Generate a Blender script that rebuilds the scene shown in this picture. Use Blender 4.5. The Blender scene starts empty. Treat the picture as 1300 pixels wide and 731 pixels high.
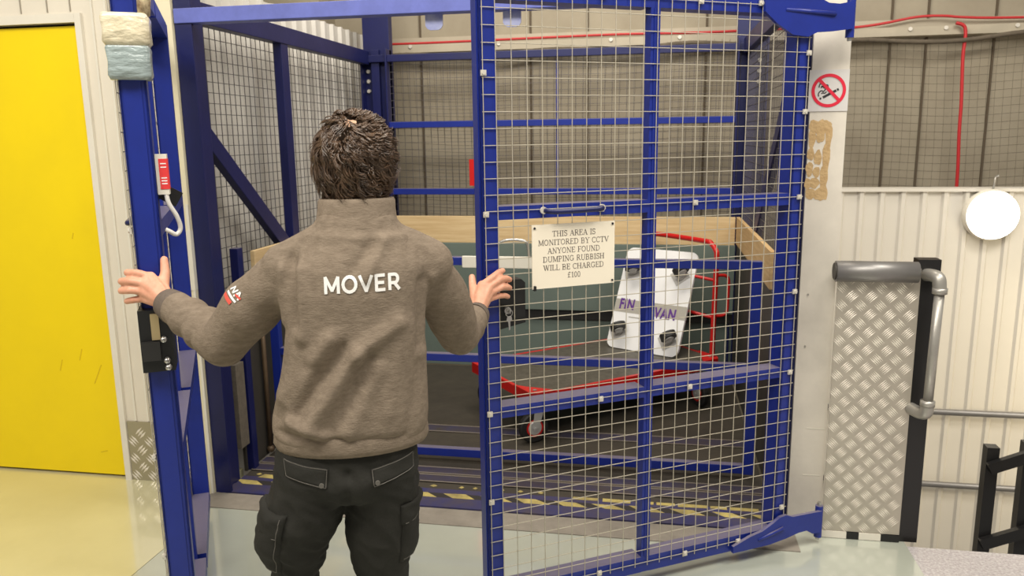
import bpy, bmesh, math, random
import numpy as np
from mathutils import Vector, Matrix, Euler
from mathutils.bvhtree import BVHTree
from mathutils import noise as mnoise

SC = bpy.context.scene
COL = SC.collection
PI = math.pi
rnd = random.Random(7)

# ------------------------------------------------------------------ camera
cam_data = bpy.data.cameras.new('camera')
cam_data.sensor_width = 36.0
cam_data.lens = 27.6715
cam_data.clip_start = 0.05
cam_data.clip_end = 100
cam_data.dof.use_dof = True
cam_data.dof.focus_distance = 2.4
cam_data.dof.aperture_fstop = 5.6
camera = bpy.data.objects.new('camera', cam_data)
R_ = Vector((0.983961, 0.177866, -0.013574))
U_ = Vector((-0.020244, 0.186948, 0.982161))
W_ = Vector((-0.177231, 0.966134, -0.187551))
M = Matrix.Identity(4)
for i_ in range(3):
    M[i_][0] = R_[i_]; M[i_][1] = U_[i_]; M[i_][2] = -W_[i_]
M[0][3], M[1][3], M[2][3] = 0.0, 0.0, 1.70
camera.matrix_world = M
COL.objects.link(camera)
SC.camera = camera

# ------------------------------------------------------------------ world, lamps, exposure
SC.view_settings.view_transform = 'Standard'
SC.view_settings.look = 'None'
SC.view_settings.gamma = 1.0
SC.view_settings.use_curve_mapping = False
SC.view_settings.exposure = 0.0
world = bpy.data.worlds.new('world')
SC.world = world
world.use_nodes = True
bg = world.node_tree.nodes['Background']
bg.inputs[0].default_value = (1.0, 0.93, 0.83, 1)
bg.inputs[1].default_value = 0.34


def area_lamp(name, loc, target, sx, sy, power, colour):
    l = bpy.data.lights.new(name, 'AREA')
    l.shape = 'RECTANGLE'; l.size = sx; l.size_y = sy
    l.energy = power; l.color = colour
    o = bpy.data.objects.new(name, l)
    o.location = loc
    d = Vector(target) - Vector(loc)
    o.rotation_euler = d.to_track_quat('-Z', 'Y').to_euler()
    COL.objects.link(o)
    return o


area_lamp('unseen_overhead_light', (-0.6, 0.2, 4.6), (-0.8, 2.6, 0.6), 4.0, 1.0, 190, (1.0, 0.95, 0.86))
area_lamp('unseen_overhead_light', (-3.4, -0.5, 4.4), (-3.2, 3.0, 0.8), 2.5, 1.0, 75, (1.0, 0.94, 0.84))  # unseen fill added behind the camera for the front faces
area_lamp('unseen_overhead_light', (2.4, 2.2, 4.6), (2.1, 5.2, -0.2), 2.0, 1.0, 130, (1.0, 0.95, 0.86))
area_lamp('unseen_overhead_light', (-0.8, 4.3, 4.4), (-0.8, 5.2, 0.4), 2.6, 0.8, 105, (1.0, 0.92, 0.80))  # unseen lamp added over the lift to brighten its interior


area_lamp('stairwell_fill', (3.1, 4.1, 0.3), (2.0, 5.5, -0.3), 0.8, 0.8, 17, (1.0, 0.84, 0.55))  # unseen warm lamp added to tint the white ribbed wall


# ------------------------------------------------------------------ materials
def mat(name, col, rough=0.5, metal=0.0, spec=0.5, noise_amt=0.0, noise_scale=8.0, bump=0.0, bump_scale=60.0,
        col2=None, dust=None, coat=0.0, stretch=(1, 1, 1)):
    m = bpy.data.materials.new(name)
    m.use_nodes = True
    nt = m.node_tree
    p = nt.nodes['Principled BSDF']
    p.inputs['Base Color'].default_value = (*col, 1)
    p.inputs['Roughness'].default_value = rough
    p.inputs['Metallic'].default_value = metal
    p.inputs['Specular IOR Level'].default_value = spec
    p.inputs['Coat Weight'].default_value = coat
    tc = nt.nodes.new('ShaderNodeTexCoord')
    mp = nt.nodes.new('ShaderNodeMapping')
    mp.inputs['Scale'].default_value = stretch
    nt.links.new(tc.outputs['Object'], mp.inputs['Vector'])
    out = None
    if noise_amt > 0 or col2:
        n = nt.nodes.new('ShaderNodeTexNoise')
        n.inputs['Scale'].default_value = noise_scale
        n.inputs['Detail'].default_value = 5
        n.inputs['Roughness'].default_value = 0.65
        nt.links.new(mp.outputs['Vector'], n.inputs['Vector'])
        r = nt.nodes.new('ShaderNodeMapRange')
        r.inputs['From Min'].default_value = 0.3
        r.inputs['From Max'].default_value = 0.7
        nt.links.new(n.outputs['Fac'], r.inputs['Value'])
        mx = nt.nodes.new('ShaderNodeMix')
        mx.data_type = 'RGBA'
        c2 = col2 if col2 else tuple(c * (1 - noise_amt) for c in col)
        mx.inputs['A'].default_value = (*col, 1)
        mx.inputs['B'].default_value = (*c2, 1)
        nt.links.new(r.outputs['Result'], mx.inputs['Factor'])
        out = mx.outputs['Result']
        nt.links.new(out, p.inputs['Base Color'])
        rr = nt.nodes.new('ShaderNodeMapRange')
        rr.inputs['To Min'].default_value = max(0.02, rough - 0.08)
        rr.inputs['To Max'].default_value = min(1, rough + 0.08)
        nt.links.new(n.outputs['Fac'], rr.inputs['Value'])
        nt.links.new(rr.outputs['Result'], p.inputs['Roughness'])
    if dust:
        # settled dust on upward faces, broken up by noise
        g = nt.nodes.new('ShaderNodeNewGeometry')
        sx = nt.nodes.new('ShaderNodeSeparateXYZ')
        nt.links.new(g.outputs['Normal'], sx.inputs['Vector'])
        mr = nt.nodes.new('ShaderNodeMapRange')
        mr.inputs['From Min'].default_value = 0.7
        mr.inputs['From Max'].default_value = 0.95
        mr.inputs['To Max'].default_value = 0.75
        nt.links.new(sx.outputs['Z'], mr.inputs['Value'])
        mx2 = nt.nodes.new('ShaderNodeMix')
        mx2.data_type = 'RGBA'
        if out is not None:
            nt.links.new(out, mx2.inputs['A'])
        else:
            mx2.inputs['A'].default_value = (*col, 1)
        mx2.inputs['B'].default_value = (*dust, 1)
        nt.links.new(mr.outputs['Result'], mx2.inputs['Factor'])
        nt.links.new(mx2.outputs['Result'], p.inputs['Base Color'])
    if bump > 0:
        nb = nt.nodes.new('ShaderNodeTexNoise')
        nb.inputs['Scale'].default_value = bump_scale
        nb.inputs['Detail'].default_value = 4
        nt.links.new(mp.outputs['Vector'], nb.inputs['Vector'])
        b = nt.nodes.new('ShaderNodeBump')
        b.inputs['Strength'].default_value = bump
        b.inputs['Distance'].default_value = 0.01
        nt.links.new(nb.outputs['Fac'], b.inputs['Height'])
        nt.links.new(b.outputs['Normal'], p.inputs['Normal'])
    return m


def emit(name, col, strength):
    m = bpy.data.materials.new(name)
    m.use_nodes = True
    p = m.node_tree.nodes['Principled BSDF']
    p.inputs['Base Color'].default_value = (*col, 1)
    p.inputs['Emission Color'].default_value = (*col, 1)
    p.inputs['Emission Strength'].default_value = strength
    return m


def srgb(r, g, b):
    f = lambda c: (c / 255 / 12.92) if c <= 10 else (((c / 255) + 0.055) / 1.055) ** 2.4
    return (f(r), f(g), f(b))


BLUE = mat('gate_blue_paint', srgb(25, 44, 136), 0.34, noise_amt=0.22, noise_scale=5, bump=0.05, bump_scale=40, dust=srgb(120, 112, 118))
BLUE_D = mat('cage_blue_paint', srgb(15, 22, 80), 0.42, noise_amt=0.25, noise_scale=4, bump=0.05, bump_scale=40, dust=srgb(84, 80, 96))
BLUE_FLOOR = mat('worn_blue_steel', srgb(42, 46, 104), 0.45, col2=srgb(74, 66, 70), noise_scale=7)
PURPLE_FLOOR = mat('scuffed_track_steel', srgb(58, 56, 84), 0.45, col2=srgb(66, 58, 54), noise_scale=9)
WIRE = mat('galvanised_wire', srgb(186, 178, 160), 0.4, metal=0.3)
WIRE_DK = mat('dull_wire', srgb(84, 80, 82), 0.5, metal=0.2)
BOLT = mat('zinc_bolt', srgb(214, 208, 196), 0.35, metal=0.3)
STEEL = mat('bright_steel', srgb(190, 188, 184), 0.28, metal=0.9)
GALV = mat('galvanised_pipe', srgb(176, 172, 164), 0.38, metal=0.55, noise_amt=0.2, noise_scale=14)
ALU = mat('brushed_aluminium', srgb(140, 137, 134), 0.42, metal=0.6, noise_amt=0.1, noise_scale=10)
TREAD = mat('aluminium_tread_plate', srgb(184, 176, 162), 0.36, metal=0.35, noise_amt=0.14, noise_scale=6)
TREAD_BAR = mat('tread_bar_polished', srgb(228, 220, 206), 0.34, metal=0.3)
FLOOR = mat('grey_green_floor_paint', srgb(184, 188, 174), 0.22, noise_amt=0.10, noise_scale=2.2, spec=0.9, coat=1.0)
FLOOR_L = mat('buff_floor_paint', srgb(212, 206, 168), 0.22, noise_amt=0.10, noise_scale=2.0, spec=0.9, coat=1.0)
for m_ in (FLOOR, FLOOR_L):
    m_.node_tree.nodes['Principled BSDF'].inputs['Coat Roughness'].default_value = 0.07
    m_.node_tree.nodes['Principled BSDF'].inputs['Coat IOR'].default_value = 2.0
LANDING = mat('speckled_aluminium_landing', srgb(226, 220, 220), 0.25, metal=0.2, col2=srgb(168, 160, 160), noise_scale=90, bump=0.5, bump_scale=120)
CONC = mat('worn_concrete_sill', srgb(146, 138, 126), 0.7, noise_amt=0.28, noise_scale=8, bump=0.2, bump_scale=30)
CREAM = mat('cream_cladding', srgb(224, 216, 200), 0.45, noise_amt=0.07, noise_scale=3)
WHITE_T = mat('off_white_trim', srgb(226, 220, 206), 0.42, noise_amt=0.08, noise_scale=6)
POST_W = mat('scuffed_white_post', srgb(222, 214, 200), 0.4, noise_amt=0.16, noise_scale=5, bump=0.03, bump_scale=8)
CLAD_R = mat('white_ribbed_cladding', srgb(214, 208, 196), 0.4, noise_amt=0.06, noise_scale=2)
CLAD_S = mat('grey_ribbed_cladding', srgb(204, 200, 192), 0.4, noise_amt=0.12, noise_scale=3)
SEAM = mat('panel_seam_tan', srgb(150, 142, 128), 0.6)  # darker tan joint lines of the cladding panels
YELLOW = mat('yellow_door_paint', srgb(243, 213, 0), 0.38, noise_amt=0.05, noise_scale=3)
YELLOW_SCUFF = mat('door_scuff', srgb(216, 184, 10), 0.6)
GAP = mat('door_gap_black', srgb(30, 28, 24), 0.8)
WALLB = mat('buff_insulated_wall', srgb(156, 147, 128), 0.75, col2=srgb(134, 124, 106), noise_scale=1.6, bump=0.1, bump_scale=6)
WALLB_SEAM = mat('dark_wall_joint', srgb(82, 70, 54), 0.8)
TRUNK = mat('grey_cable_trunking', srgb(172, 162, 142), 0.5, noise_amt=0.15, noise_scale=5)
NET = mat('netting_cord', srgb(92, 84, 70), 0.9)
RED = mat('red_paint', srgb(198, 24, 22), 0.35, noise_amt=0.12, noise_scale=8)
REDCAB = mat('red_cable_sheath', srgb(176, 34, 38), 0.45)
BLACK = mat('black_paint', srgb(26, 25, 25), 0.35)
BLACK_P = mat('black_plastic', srgb(22, 22, 22), 0.4)
RUBBER = mat('black_rubber', srgb(28, 27, 26), 0.6)
TIMBER = mat('pale_timber_board', srgb(216, 192, 148), 0.6, col2=srgb(194, 164, 118), noise_scale=5, stretch=(0.6, 1, 9))
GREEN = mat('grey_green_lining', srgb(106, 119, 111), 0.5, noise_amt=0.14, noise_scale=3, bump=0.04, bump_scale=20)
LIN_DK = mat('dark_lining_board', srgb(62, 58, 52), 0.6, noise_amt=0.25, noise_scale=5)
LIFT_FL = mat('dark_lift_floor_rubber', srgb(66, 60, 50), 0.62, col2=srgb(52, 47, 40), noise_scale=5, bump=0.1, bump_scale=60)
EDGE_ST = mat('worn_steel_edge', srgb(150, 140, 128), 0.4, metal=0.3)
DECK = mat('trolley_rubber_deck', srgb(88, 84, 74), 0.5, col2=srgb(66, 62, 54), noise_scale=26)
GREY_PL = mat('grey_castor_plastic', srgb(186, 184, 180), 0.35, metal=0.3)
WHITE_B = mat('white_board', srgb(232, 232, 232), 0.35, noise_amt=0.04, noise_scale=5)
GREY_BAND = mat('grey_band_print', srgb(164, 160, 150), 0.5)
PURPLE = mat('purple_print', srgb(86, 40, 128), 0.45)
SIGN = mat('cream_sign_plastic', srgb(238, 228, 208), 0.4, noise_amt=0.04, noise_scale=4)
SIGN_TXT = mat('sign_lettering_grey', srgb(92, 84, 80), 0.5)
SIGN_W = mat('no_smoking_plate', srgb(206, 202, 198), 0.35)
SIGN_RED = mat('no_smoking_red', srgb(214, 34, 60), 0.45)
SIGN_BLK = mat('no_smoking_black', srgb(40, 38, 40), 0.5)
GLUE = mat('old_glue_residue', srgb(198, 168, 122), 0.55, col2=srgb(178, 146, 100), noise_scale=30, bump=0.3, bump_scale=80)
TAPE_Y = mat('worn_yellow_tape', srgb(196, 178, 104), 0.6, col2=srgb(138, 124, 78), noise_scale=14)
TAPE_K = mat('worn_black_tape', srgb(44, 40, 38), 0.6)
WRAP_A = mat('cream_packing_tape', srgb(228, 218, 190), 0.22, col2=srgb(206, 194, 164), noise_scale=24, coat=0.5, stretch=(1, 1, 2), bump=0.8, bump_scale=22)
WRAP_B = mat('clear_bluish_tape', srgb(164, 178, 178), 0.18, col2=srgb(136, 148, 146), noise_scale=20, coat=0.6, stretch=(1, 1, 3), bump=0.8, bump_scale=18)
WCABLE = mat('white_cable', srgb(226, 222, 216), 0.4)
FLEECE = mat('heather_brown_fleece', srgb(139, 125, 109), 0.92, spec=0.15, col2=srgb(117, 104, 90), noise_scale=70, bump=0.25, bump_scale=220, stretch=(0.5, 0.8, 1.3))
RIB = mat('fleece_edge_knit', srgb(110, 99, 90), 0.95, spec=0.1, noise_amt=0.2, noise_scale=90)
LOGO_W = mat('white_print', srgb(236, 234, 230), 0.6)
LOGO_R = mat('red_print', srgb(214, 84, 70), 0.6)
TROUSER = mat('charcoal_work_trouser', srgb(47, 46, 42), 0.82, spec=0.2, noise_amt=0.22, noise_scale=14, bump=0.12, bump_scale=160)
STITCH = mat('grey_stitching', srgb(96, 92, 86), 0.8)
BOOT = mat('black_boot_leather', srgb(30, 28, 27), 0.5)
SKIN = mat('skin', srgb(222, 166, 138), 0.5, col2=srgb(208, 146, 118), noise_scale=30, bump=0.05, bump_scale=120)
SKIN.node_tree.nodes['Principled BSDF'].inputs['Subsurface Weight'].default_value = 0.08
SKIN.node_tree.nodes['Principled BSDF'].inputs['Subsurface Radius'].default_value = (0.012, 0.005, 0.003)
HAIR = mat('dark_brown_hair', srgb(58, 42, 30), 0.33, spec=0.8, col2=srgb(104, 79, 57), noise_scale=26)  # lighter brown in the noise paints in the overhead highlights
HAIR_D = mat('dark_hair_base', srgb(30, 22, 16), 0.95, spec=0.05)
LAMP_E = emit('lit_diffuser', (1.0, 0.97, 0.92), 6.0)


# ------------------------------------------------------------------ helpers
def link(name, bm, m, parent=None, smooth=False, loc=None, rot=None, bevel=0.0):
    me = bpy.data.meshes.new(name)
    if bevel > 0:
        es = [e for e in bm.edges if len(e.link_faces) == 2 and e.calc_face_angle(0) > 0.5]
        bmesh.ops.bevel(bm, geom=es, offset=bevel, segments=2, profile=0.5, affect='EDGES', clamp_overlap=True)
    bmesh.ops.recalc_face_normals(bm, faces=bm.faces)
    bm.to_mesh(me); bm.free()
    for mm in (m if isinstance(m, (list, tuple)) else [m]):
        me.materials.append(mm)
    if smooth:
        for p in me.polygons: p.use_smooth = True
    o = bpy.data.objects.new(name, me)
    COL.objects.link(o)
    if parent is not None: o.parent = parent
    if loc is not None: o.location = loc
    if rot is not None: o.rotation_euler = rot
    return o


def thing(name, label, cat, loc=(0, 0, 0), rz=0.0, group=None):
    o = bpy.data.objects.new(name, None)
    o.empty_display_size = 0.1
    COL.objects.link(o)
    o.location = loc; o.rotation_euler = (0, 0, rz)
    return tag(o, label, cat, group)


def tag(o, label, cat, group=None):
    o['label'] = label; o['category'] = cat
    if group: o['group'] = group
    return o


def struct(name, bm, m, parent=None, label=None, **k):
    o = link(name, bm, m, parent, **k)
    if parent is None:
        o['kind'] = 'structure'
        if label: o['label'] = label; o['category'] = label.split()[-1]
    return o


def NB(): return bmesh.new()


def box(bm, x0, x1, y0, y1, z0, z1, mi=0):
    v = [bm.verts.new(p) for p in ((x0, y0, z0), (x1, y0, z0), (x1, y1, z0), (x0, y1, z0), (x0, y0, z1), (x1, y0, z1), (x1, y1, z1), (x0, y1, z1))]
    for f in ((0, 3, 2, 1), (4, 5, 6, 7), (0, 1, 5, 4), (1, 2, 6, 5), (2, 3, 7, 6), (3, 0, 4, 7)):
        fc = bm.faces.new([v[i] for i in f]); fc.material_index = mi
    return v


def obox(bm, a, b, w, d, up=(0, 0, 1), mi=0):
    """bar from a to b, w across, d along the given up"""
    a = Vector(a); b = Vector(b); t = (b - a).normalized(); up = Vector(up)
    s = t.cross(up)
    if s.length < 1e-4: s = t.cross(Vector((1, 0, 0)))
    s.normalize(); n = s.cross(t).normalized()
    v = []
    for p in (a, b):
        for (i, j) in ((-1, -1), (1, -1), (1, 1), (-1, 1)):
            v.append(bm.verts.new(p + s * (w / 2 * i) + n * (d / 2 * j)))
    for f in ((0, 3, 2, 1), (4, 5, 6, 7), (0, 1, 5, 4), (1, 2, 6, 5), (2, 3, 7, 6), (3, 0, 4, 7)):
        fc = bm.faces.new([v[i] for i in f]); fc.material_index = mi


def tube(bm, pts, r, n=8, cap=True, mi=0):
    pts = [Vector(p) for p in pts]
    rs = r if isinstance(r, (list, tuple)) else [r] * len(pts)
    rings = []; prev = None
    for i, p in enumerate(pts):
        t = (pts[min(i + 1, len(pts) - 1)] - pts[max(i - 1, 0)]).normalized()
        if prev is None:
            a = t.orthogonal().normalized()
        else:
            a = (prev - t * prev.dot(t))
            a = a.normalized() if a.length > 1e-6 else t.orthogonal().normalized()
        prev = a; b = t.cross(a)
        rings.append([bm.verts.new(p + (a * math.cos(2 * PI * k / n) + b * math.sin(2 * PI * k / n)) * rs[i]) for k in range(n)])
    for i in range(len(rings) - 1):
        for k in range(n):
            f = bm.faces.new((rings[i][k], rings[i][(k + 1) % n], rings[i + 1][(k + 1) % n], rings[i + 1][k])); f.material_index = mi
    if cap:
        f = bm.faces.new(rings[0][::-1]); f.material_index = mi
        f = bm.faces.new(rings[-1]); f.material_index = mi


def smooth_path(pts, sub=6):
    pts = [Vector(p) for p in pts]; out = []
    for i in range(len(pts) - 1):
        p0 = pts[max(i - 1, 0)]; p1 = pts[i]; p2 = pts[i + 1]; p3 = pts[min(i + 2, len(pts) - 1)]
        for k in range(sub):
            t = k / sub
            out.append(0.5 * ((2 * p1) + (p2 - p0) * t + (2 * p0 - 5 * p1 + 4 * p2 - p3) * t * t + (3 * p1 - p0 - 3 * p2 + p3) * t ** 3))
    out.append(pts[-1])
    return out


def disc(bm, c, axis, r, depth, n=16, r2=None, mi=0):
    c = Vector(c); a = Vector(axis).normalized()
    r2 = r if r2 is None else r2
    tube(bm, [c, c + a * depth], [r, r2], n, True, mi)


def prism(bm, poly, axis_pt, ux, uy, depth, mi=0):
    """extrude a 2-D polygon lying in ux,uy at axis_pt along ux x uy"""
    P = Vector(axis_pt); ux = Vector(ux); uy = Vector(uy); n = ux.cross(uy).normalized() * depth
    a = [bm.verts.new(P + ux * x + uy * y) for x, y in poly]
    b = [bm.verts.new(P + ux * x + uy * y + n) for x, y in poly]
    k = len(poly)
    f = bm.faces.new(a[::-1]); f.material_index = mi
    f = bm.faces.new(b); f.material_index = mi
    for i in range(k):
        f = bm.faces.new((a[i], a[(i + 1) % k], b[(i + 1) % k], b[i])); f.material_index = mi


def sphere(bm, c, r, sx=1, sy=1, sz=1, seg=12, mi=0, rot=None):
    mtx = Matrix.Translation(Vector(c))
    if rot is not None: mtx = mtx @ rot.to_4x4()
    mtx = mtx @ Matrix.Diagonal((r * sx, r * sy, r * sz, 1))
    g = bmesh.ops.create_uvsphere(bm, u_segments=seg, v_segments=max(6, seg * 2 // 3), radius=1, matrix=mtx)
    if mi:
        for v in g['verts']:
            for f in v.link_faces: f.material_index = mi


def capsule(bm, a, b, ra, rb, n=12):
    """closed tapered limb piece with round ends"""
    a = Vector(a); b = Vector(b); t = (b - a); L = t.length
    if L < 1e-6: sphere(bm, a, ra); return
    t.normalize()
    P = [a - t * ra * 0.95, a - t * ra * 0.75, a - t * ra * 0.4, a]; Rr = [ra * 0.25, ra * 0.66, ra * 0.92, ra]
    m = max(2, int(L / 0.02))
    for i in range(1, m): P.append(a.lerp(b, i / m)); Rr.append(ra + (rb - ra) * i / m)
    P += [b, b + t * rb * 0.4, b + t * rb * 0.75, b + t * rb * 0.95]; Rr += [rb, rb * 0.92, rb * 0.66, rb * 0.25]
    tube(bm, P, Rr, n)


def chain(bm, pts, rs, n=12):
    for i in range(len(pts) - 1): capsule(bm, pts[i], pts[i + 1], rs[i], rs[i + 1], n)


def loft(bm, rings, n=40, power=2.5):
    """closed body of superellipse rings (z, cx, cy, hw, hd)"""
    R = []
    for (z, cx, cy, hw, hd) in rings:
        ring = []
        for k in range(n):
            th = 2 * PI * k / n; c, s = math.cos(th), math.sin(th)
            q = (abs(c) ** power + abs(s) ** power) ** (-1 / power)
            ring.append(bm.verts.new((cx + hw * c * q, cy + hd * s * q, z)))
        R.append(ring)
    for i in range(len(R) - 1):
        for k in range(n): bm.faces.new((R[i][k], R[i][(k + 1) % n], R[i + 1][(k + 1) % n], R[i + 1][k]))
    bm.faces.new(R[0][::-1]); bm.faces.new(R[-1])


def fuse(bm, voxel, smooth_iter=4, disp=None):
    """fuse overlapping closed pieces into one continuous skin; returns a bmesh"""
    bmesh.ops.recalc_face_normals(bm, faces=bm.faces)
    me = bpy.data.meshes.new('fuse_tmp'); bm.to_mesh(me); bm.free()
    o = bpy.data.objects.new('fuse_tmp', me); COL.objects.link(o)
    md = o.modifiers.new('r', 'REMESH'); md.mode = 'VOXEL'; md.voxel_size = voxel; md.adaptivity = 0
    if smooth_iter:
        s = o.modifiers.new('s', 'SMOOTH'); s.factor = 0.5; s.iterations = smooth_iter
    dg = bpy.context.evaluated_depsgraph_get(); dg.update()
    me2 = bpy.data.meshes.new_from_object(o.evaluated_get(dg))
    if disp:
        nv = len(me2.vertices)
        co = np.empty(nv * 3); me2.vertices.foreach_get('co', co); co = co.reshape(-1, 3)
        no = np.array([v.normal[:] for v in me2.vertices])
        co = co + no * disp(co, no)[:, None]
        me2.vertices.foreach_set('co', co.ravel())
    b2 = bmesh.new(); b2.from_mesh(me2)
    bpy.data.objects.remove(o); bpy.data.meshes.remove(me); bpy.data.meshes.remove(me2)
    return b2


def text_bm(body, size, extrude, offset=0.0, subdiv=0):
    cu = bpy.data.curves.new('txt', 'FONT'); cu.body = body; cu.size = size; cu.extrude = extrude; cu.offset = offset
    cu.align_x = 'CENTER'; cu.align_y = 'CENTER'; cu.resolution_u = 4; cu.space_character = 1.12
    o = bpy.data.objects.new('txt', cu); COL.objects.link(o)
    dg = bpy.context.evaluated_depsgraph_get(); dg.update()
    me = bpy.data.meshes.new_from_object(o.evaluated_get(dg))
    b = bmesh.new(); b.from_mesh(me)
    bpy.data.objects.remove(o); bpy.data.meshes.remove(me); bpy.data.curves.remove(cu)
    return b


# ================================================================== STRUCTURE
b = NB(); box(b, -2.03, 1.062, -4.0, 3.152, -0.25, 0.0)
box(b, -2.12, -2.03, 3.0, 3.152, -0.25, 0.0)
box(b, 0.62, 1.062, 3.152, 3.42, -0.25, 0.0)
struct('floor', b, FLOOR)
b = NB(); box(b, -6.5, -2.033, -4.0, 3.0, -0.25, 0.0); box(b, -6.5, -2.123, 3.0, 3.60, -0.25, 0.0)
struct('floor_corridor', b, FLOOR_L)
b = NB(); box(b, 1.062, 4.0, -4.0, 3.27, -0.25, 0.0)
struct('floor_landing', b, LANDING)
b = NB(); box(b, -2.12, 0.62, 3.152, 3.302, -0.25, 0.004)
struct('trim_1', b, CONC)
# lower floor in the stairwell
b = NB(); box(b, 0.8, 5.0, 3.27, 5.6, -3.1, -3.0); struct('floor_lower', b, CONC)

# ---- left wall with yellow door
b = NB()
box(b, -6.5, -4.62, 3.39, 3.50, 0, 3.6)
box(b, -4.62, -2.645, 3.39, 3.50, 2.250, 3.6)
box(b, -2.645, -2.19, 3.39, 3.50, 0, 3.6)
wl = struct('wall_left', b, CREAM)
for x in (-4.2, -3.9, -3.6, -3.42, -3.26, -3.10, -2.94, -2.80, -2.68):
    b = NB(); box(b, x, x + 0.006, 3.386, 3.392, 2.300, 3.6); link('panel_seam', b, SEAM, wl)
for x in (-2.57, -2.50):
    b = NB(); box(b, x, x + 0.010, 3.382, 3.392, 0.32, 3.6); link('panel_seam', b, WHITE_T, wl)
b = NB(); box(b, -4.605, -2.655, 3.402, 3.44, 0.012, 2.238)
door = struct('door_1', b, YELLOW, bevel=0.003)
b = NB(); box(b, -4.62, -2.645, 3.43, 3.49, 0.0, 2.25); link('door_gap', b, GAP, door)
for (x0, z0, x1, z1) in ((-2.98, 0.56, -2.96, 0.62), (-2.79, 0.50, -2.74, 0.60), (-2.86, 0.62, -2.84, 0.68), (-2.80, 0.13, -2.76, 0.14), (-2.82, 1.24, -2.81, 1.27)):
    b = NB(); obox(b, (x0, 3.4015, z0), (x1, 3.4015, z1), 0.002, 0.005, up=(0, 0, 1)); link('scuff_mark', b, YELLOW_SCUFF, door)
b = NB(); box(b, -2.650, -2.618, 3.372, 3.40, 0, 2.29); box(b, -4.66, -2.6505, 3.372, 3.40, 2.250, 2.29)
struct('trim_2', b, WHITE_T, bevel=0.003)


def tread_plate(bm, bars, x0, x1, z0, z1, y, cell, lift=0.0016, nbar=5, mi=1):
    """plate face towards -y with raised five-bar lugs"""
    h = cell / 2; d = None
    nx = int((x1 - x0) / h) + 1; nz = int((z1 - z0) / h) + 1
    for i in range(nx):
        for j in range(nz):
            if (i + j) % 2: continue
            cx = x0 + h * (i + 0.5); cz = z0 + h * (j + 0.5)
            if cx < x0 + h * 0.45 or cx > x1 - h * 0.45 or cz > z1 - h * 0.45 or cz < z0 + h * 0.45: continue
            ang = PI / 4 if (i % 2) else -PI / 4
            d = Vector((math.cos(ang), 0, math.sin(ang))); q = Vector((-math.sin(ang), 0, math.cos(ang)))
            for k in range(nbar):
                o = q * ((k - (nbar - 1) / 2) * h * 0.98 / nbar)
                L = h * 0.62; w = h * 0.40 / nbar
                c = Vector((cx, y, cz)) + o
                e0 = bm.verts.new(c - d * L); e1 = bm.verts.new(c + d * L)
                s0 = bm.verts.new(c + q * w); s1 = bm.verts.new(c - q * w)
                t = bm.verts.new(c + Vector((0, -lift, 0)))
                for f in ((e0, s1, t), (s1, e1, t), (e1, s0, t), (s0, e0, t)):
                    fc = bm.faces.new(f); fc.material_index = mi


b = NB(); box(b, -2.615, -2.30, 3.380, 3.389, 0.0, 0.315)
tread_plate(b, None, -2.612, -2.30, 0.003, 0.315, 3.380, 0.092, 0.003, 3)
tag(link('kick_plate', b, [mat('dull_kick_plate', srgb(166, 158, 132), 0.4, metal=0.4), TREAD_BAR]), 'small aluminium tread kick plate at the foot of the wall beside the yellow door', 'kick plate')

# white jamb strip at the lift corner
b = NB(); box(b, -2.200, -2.106, 3.29, 3.33, 0.0, 3.0); box(b, -2.200, -2.150, 3.33, 3.46, 0.0, 3.0)
j = struct('trim_3', b, mat('cream_jamb_strip', srgb(232, 222, 190), 0.4, noise_amt=0.12, noise_scale=7))
b = NB(); box(b, -2.118, -2.106, 3.286, 3.291, 0.0, 1.42); link('edge_bead', b, WHITE_T, j)
b = NB(); box(b, -2.16, -2.104, 3.284, 3.31, 1.02, 1.30); link('jamb_guard', b, WHITE_T, j)


def ribbed(bm, along, length, z0, z1, pitch, rib, depth, mi=0):
    """trapezoid ribbed sheet; along(s, d) -> (x, y)"""
    prof = []
    s = 0.0
    while s < length:
        prof += [(s, 0), (s + pitch - rib * 1.6, 0), (s + pitch - rib * 1.15, depth), (s + pitch - rib * 0.45, depth)]
        s += pitch
    prof.append((s, 0))
    prev = None
    for (u, d) in prof:
        x, y = along(u, d)
        cur = (bm.verts.new((x, y, z0)), bm.verts.new((x, y, z1)))
        if prev:
            f = bm.faces.new((prev[0], cur[0], cur[1], prev[1])); f.material_index = mi
        prev = cur


# shaft side cladding seen through the left cage mesh
b = NB(); ribbed(b, lambda u, d: (-2.30 + d, 3.46 + u), 2.55, -0.2, 2.508, 0.150, 0.035, 0.022)
box(b, -2.36, -2.301, 3.46, 6.1, -0.2, 2.508)
struct('wall_side', b, CLAD_S)

# far building wall
b = NB(); box(b, -7.0, 6.0, 6.25, 6.40, -3.1, 5.0)
wb = struct('wall_back', b, WALLB)
for x in (-3.6, -2.66, -2.30, -1.86, -1.42, -0.98, -0.54, -0.10, 0.34, 0.80, 1.22, 1.62, 1.86, 2.30, 2.72, 3.2):
    b = NB(); box(b, x, x + 0.014, 6.236, 6.252, 0.5, 5.0); link('panel_joint', b, WALLB_SEAM, wb)
b = NB(); box(b, -3.3, -2.56, 5.95, 6.25, -1, 5.0); struct('wall_corner', b, WALLB)

# white ribbed lower wall on the right
b = NB()
ribbed(b, lambda u, d: (0.95 + u, 5.40 - d), 3.6, -3.0, 1.330, 0.125, 0.030, 0.016)
box(b, 0.95, 4.6, 5.401, 5.52, -3.0, 1.330)
box(b, 0.95, 4.6, 5.372, 5.53, 1.330, 1.350)
struct('wall_right', b, CLAD_R)

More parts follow.
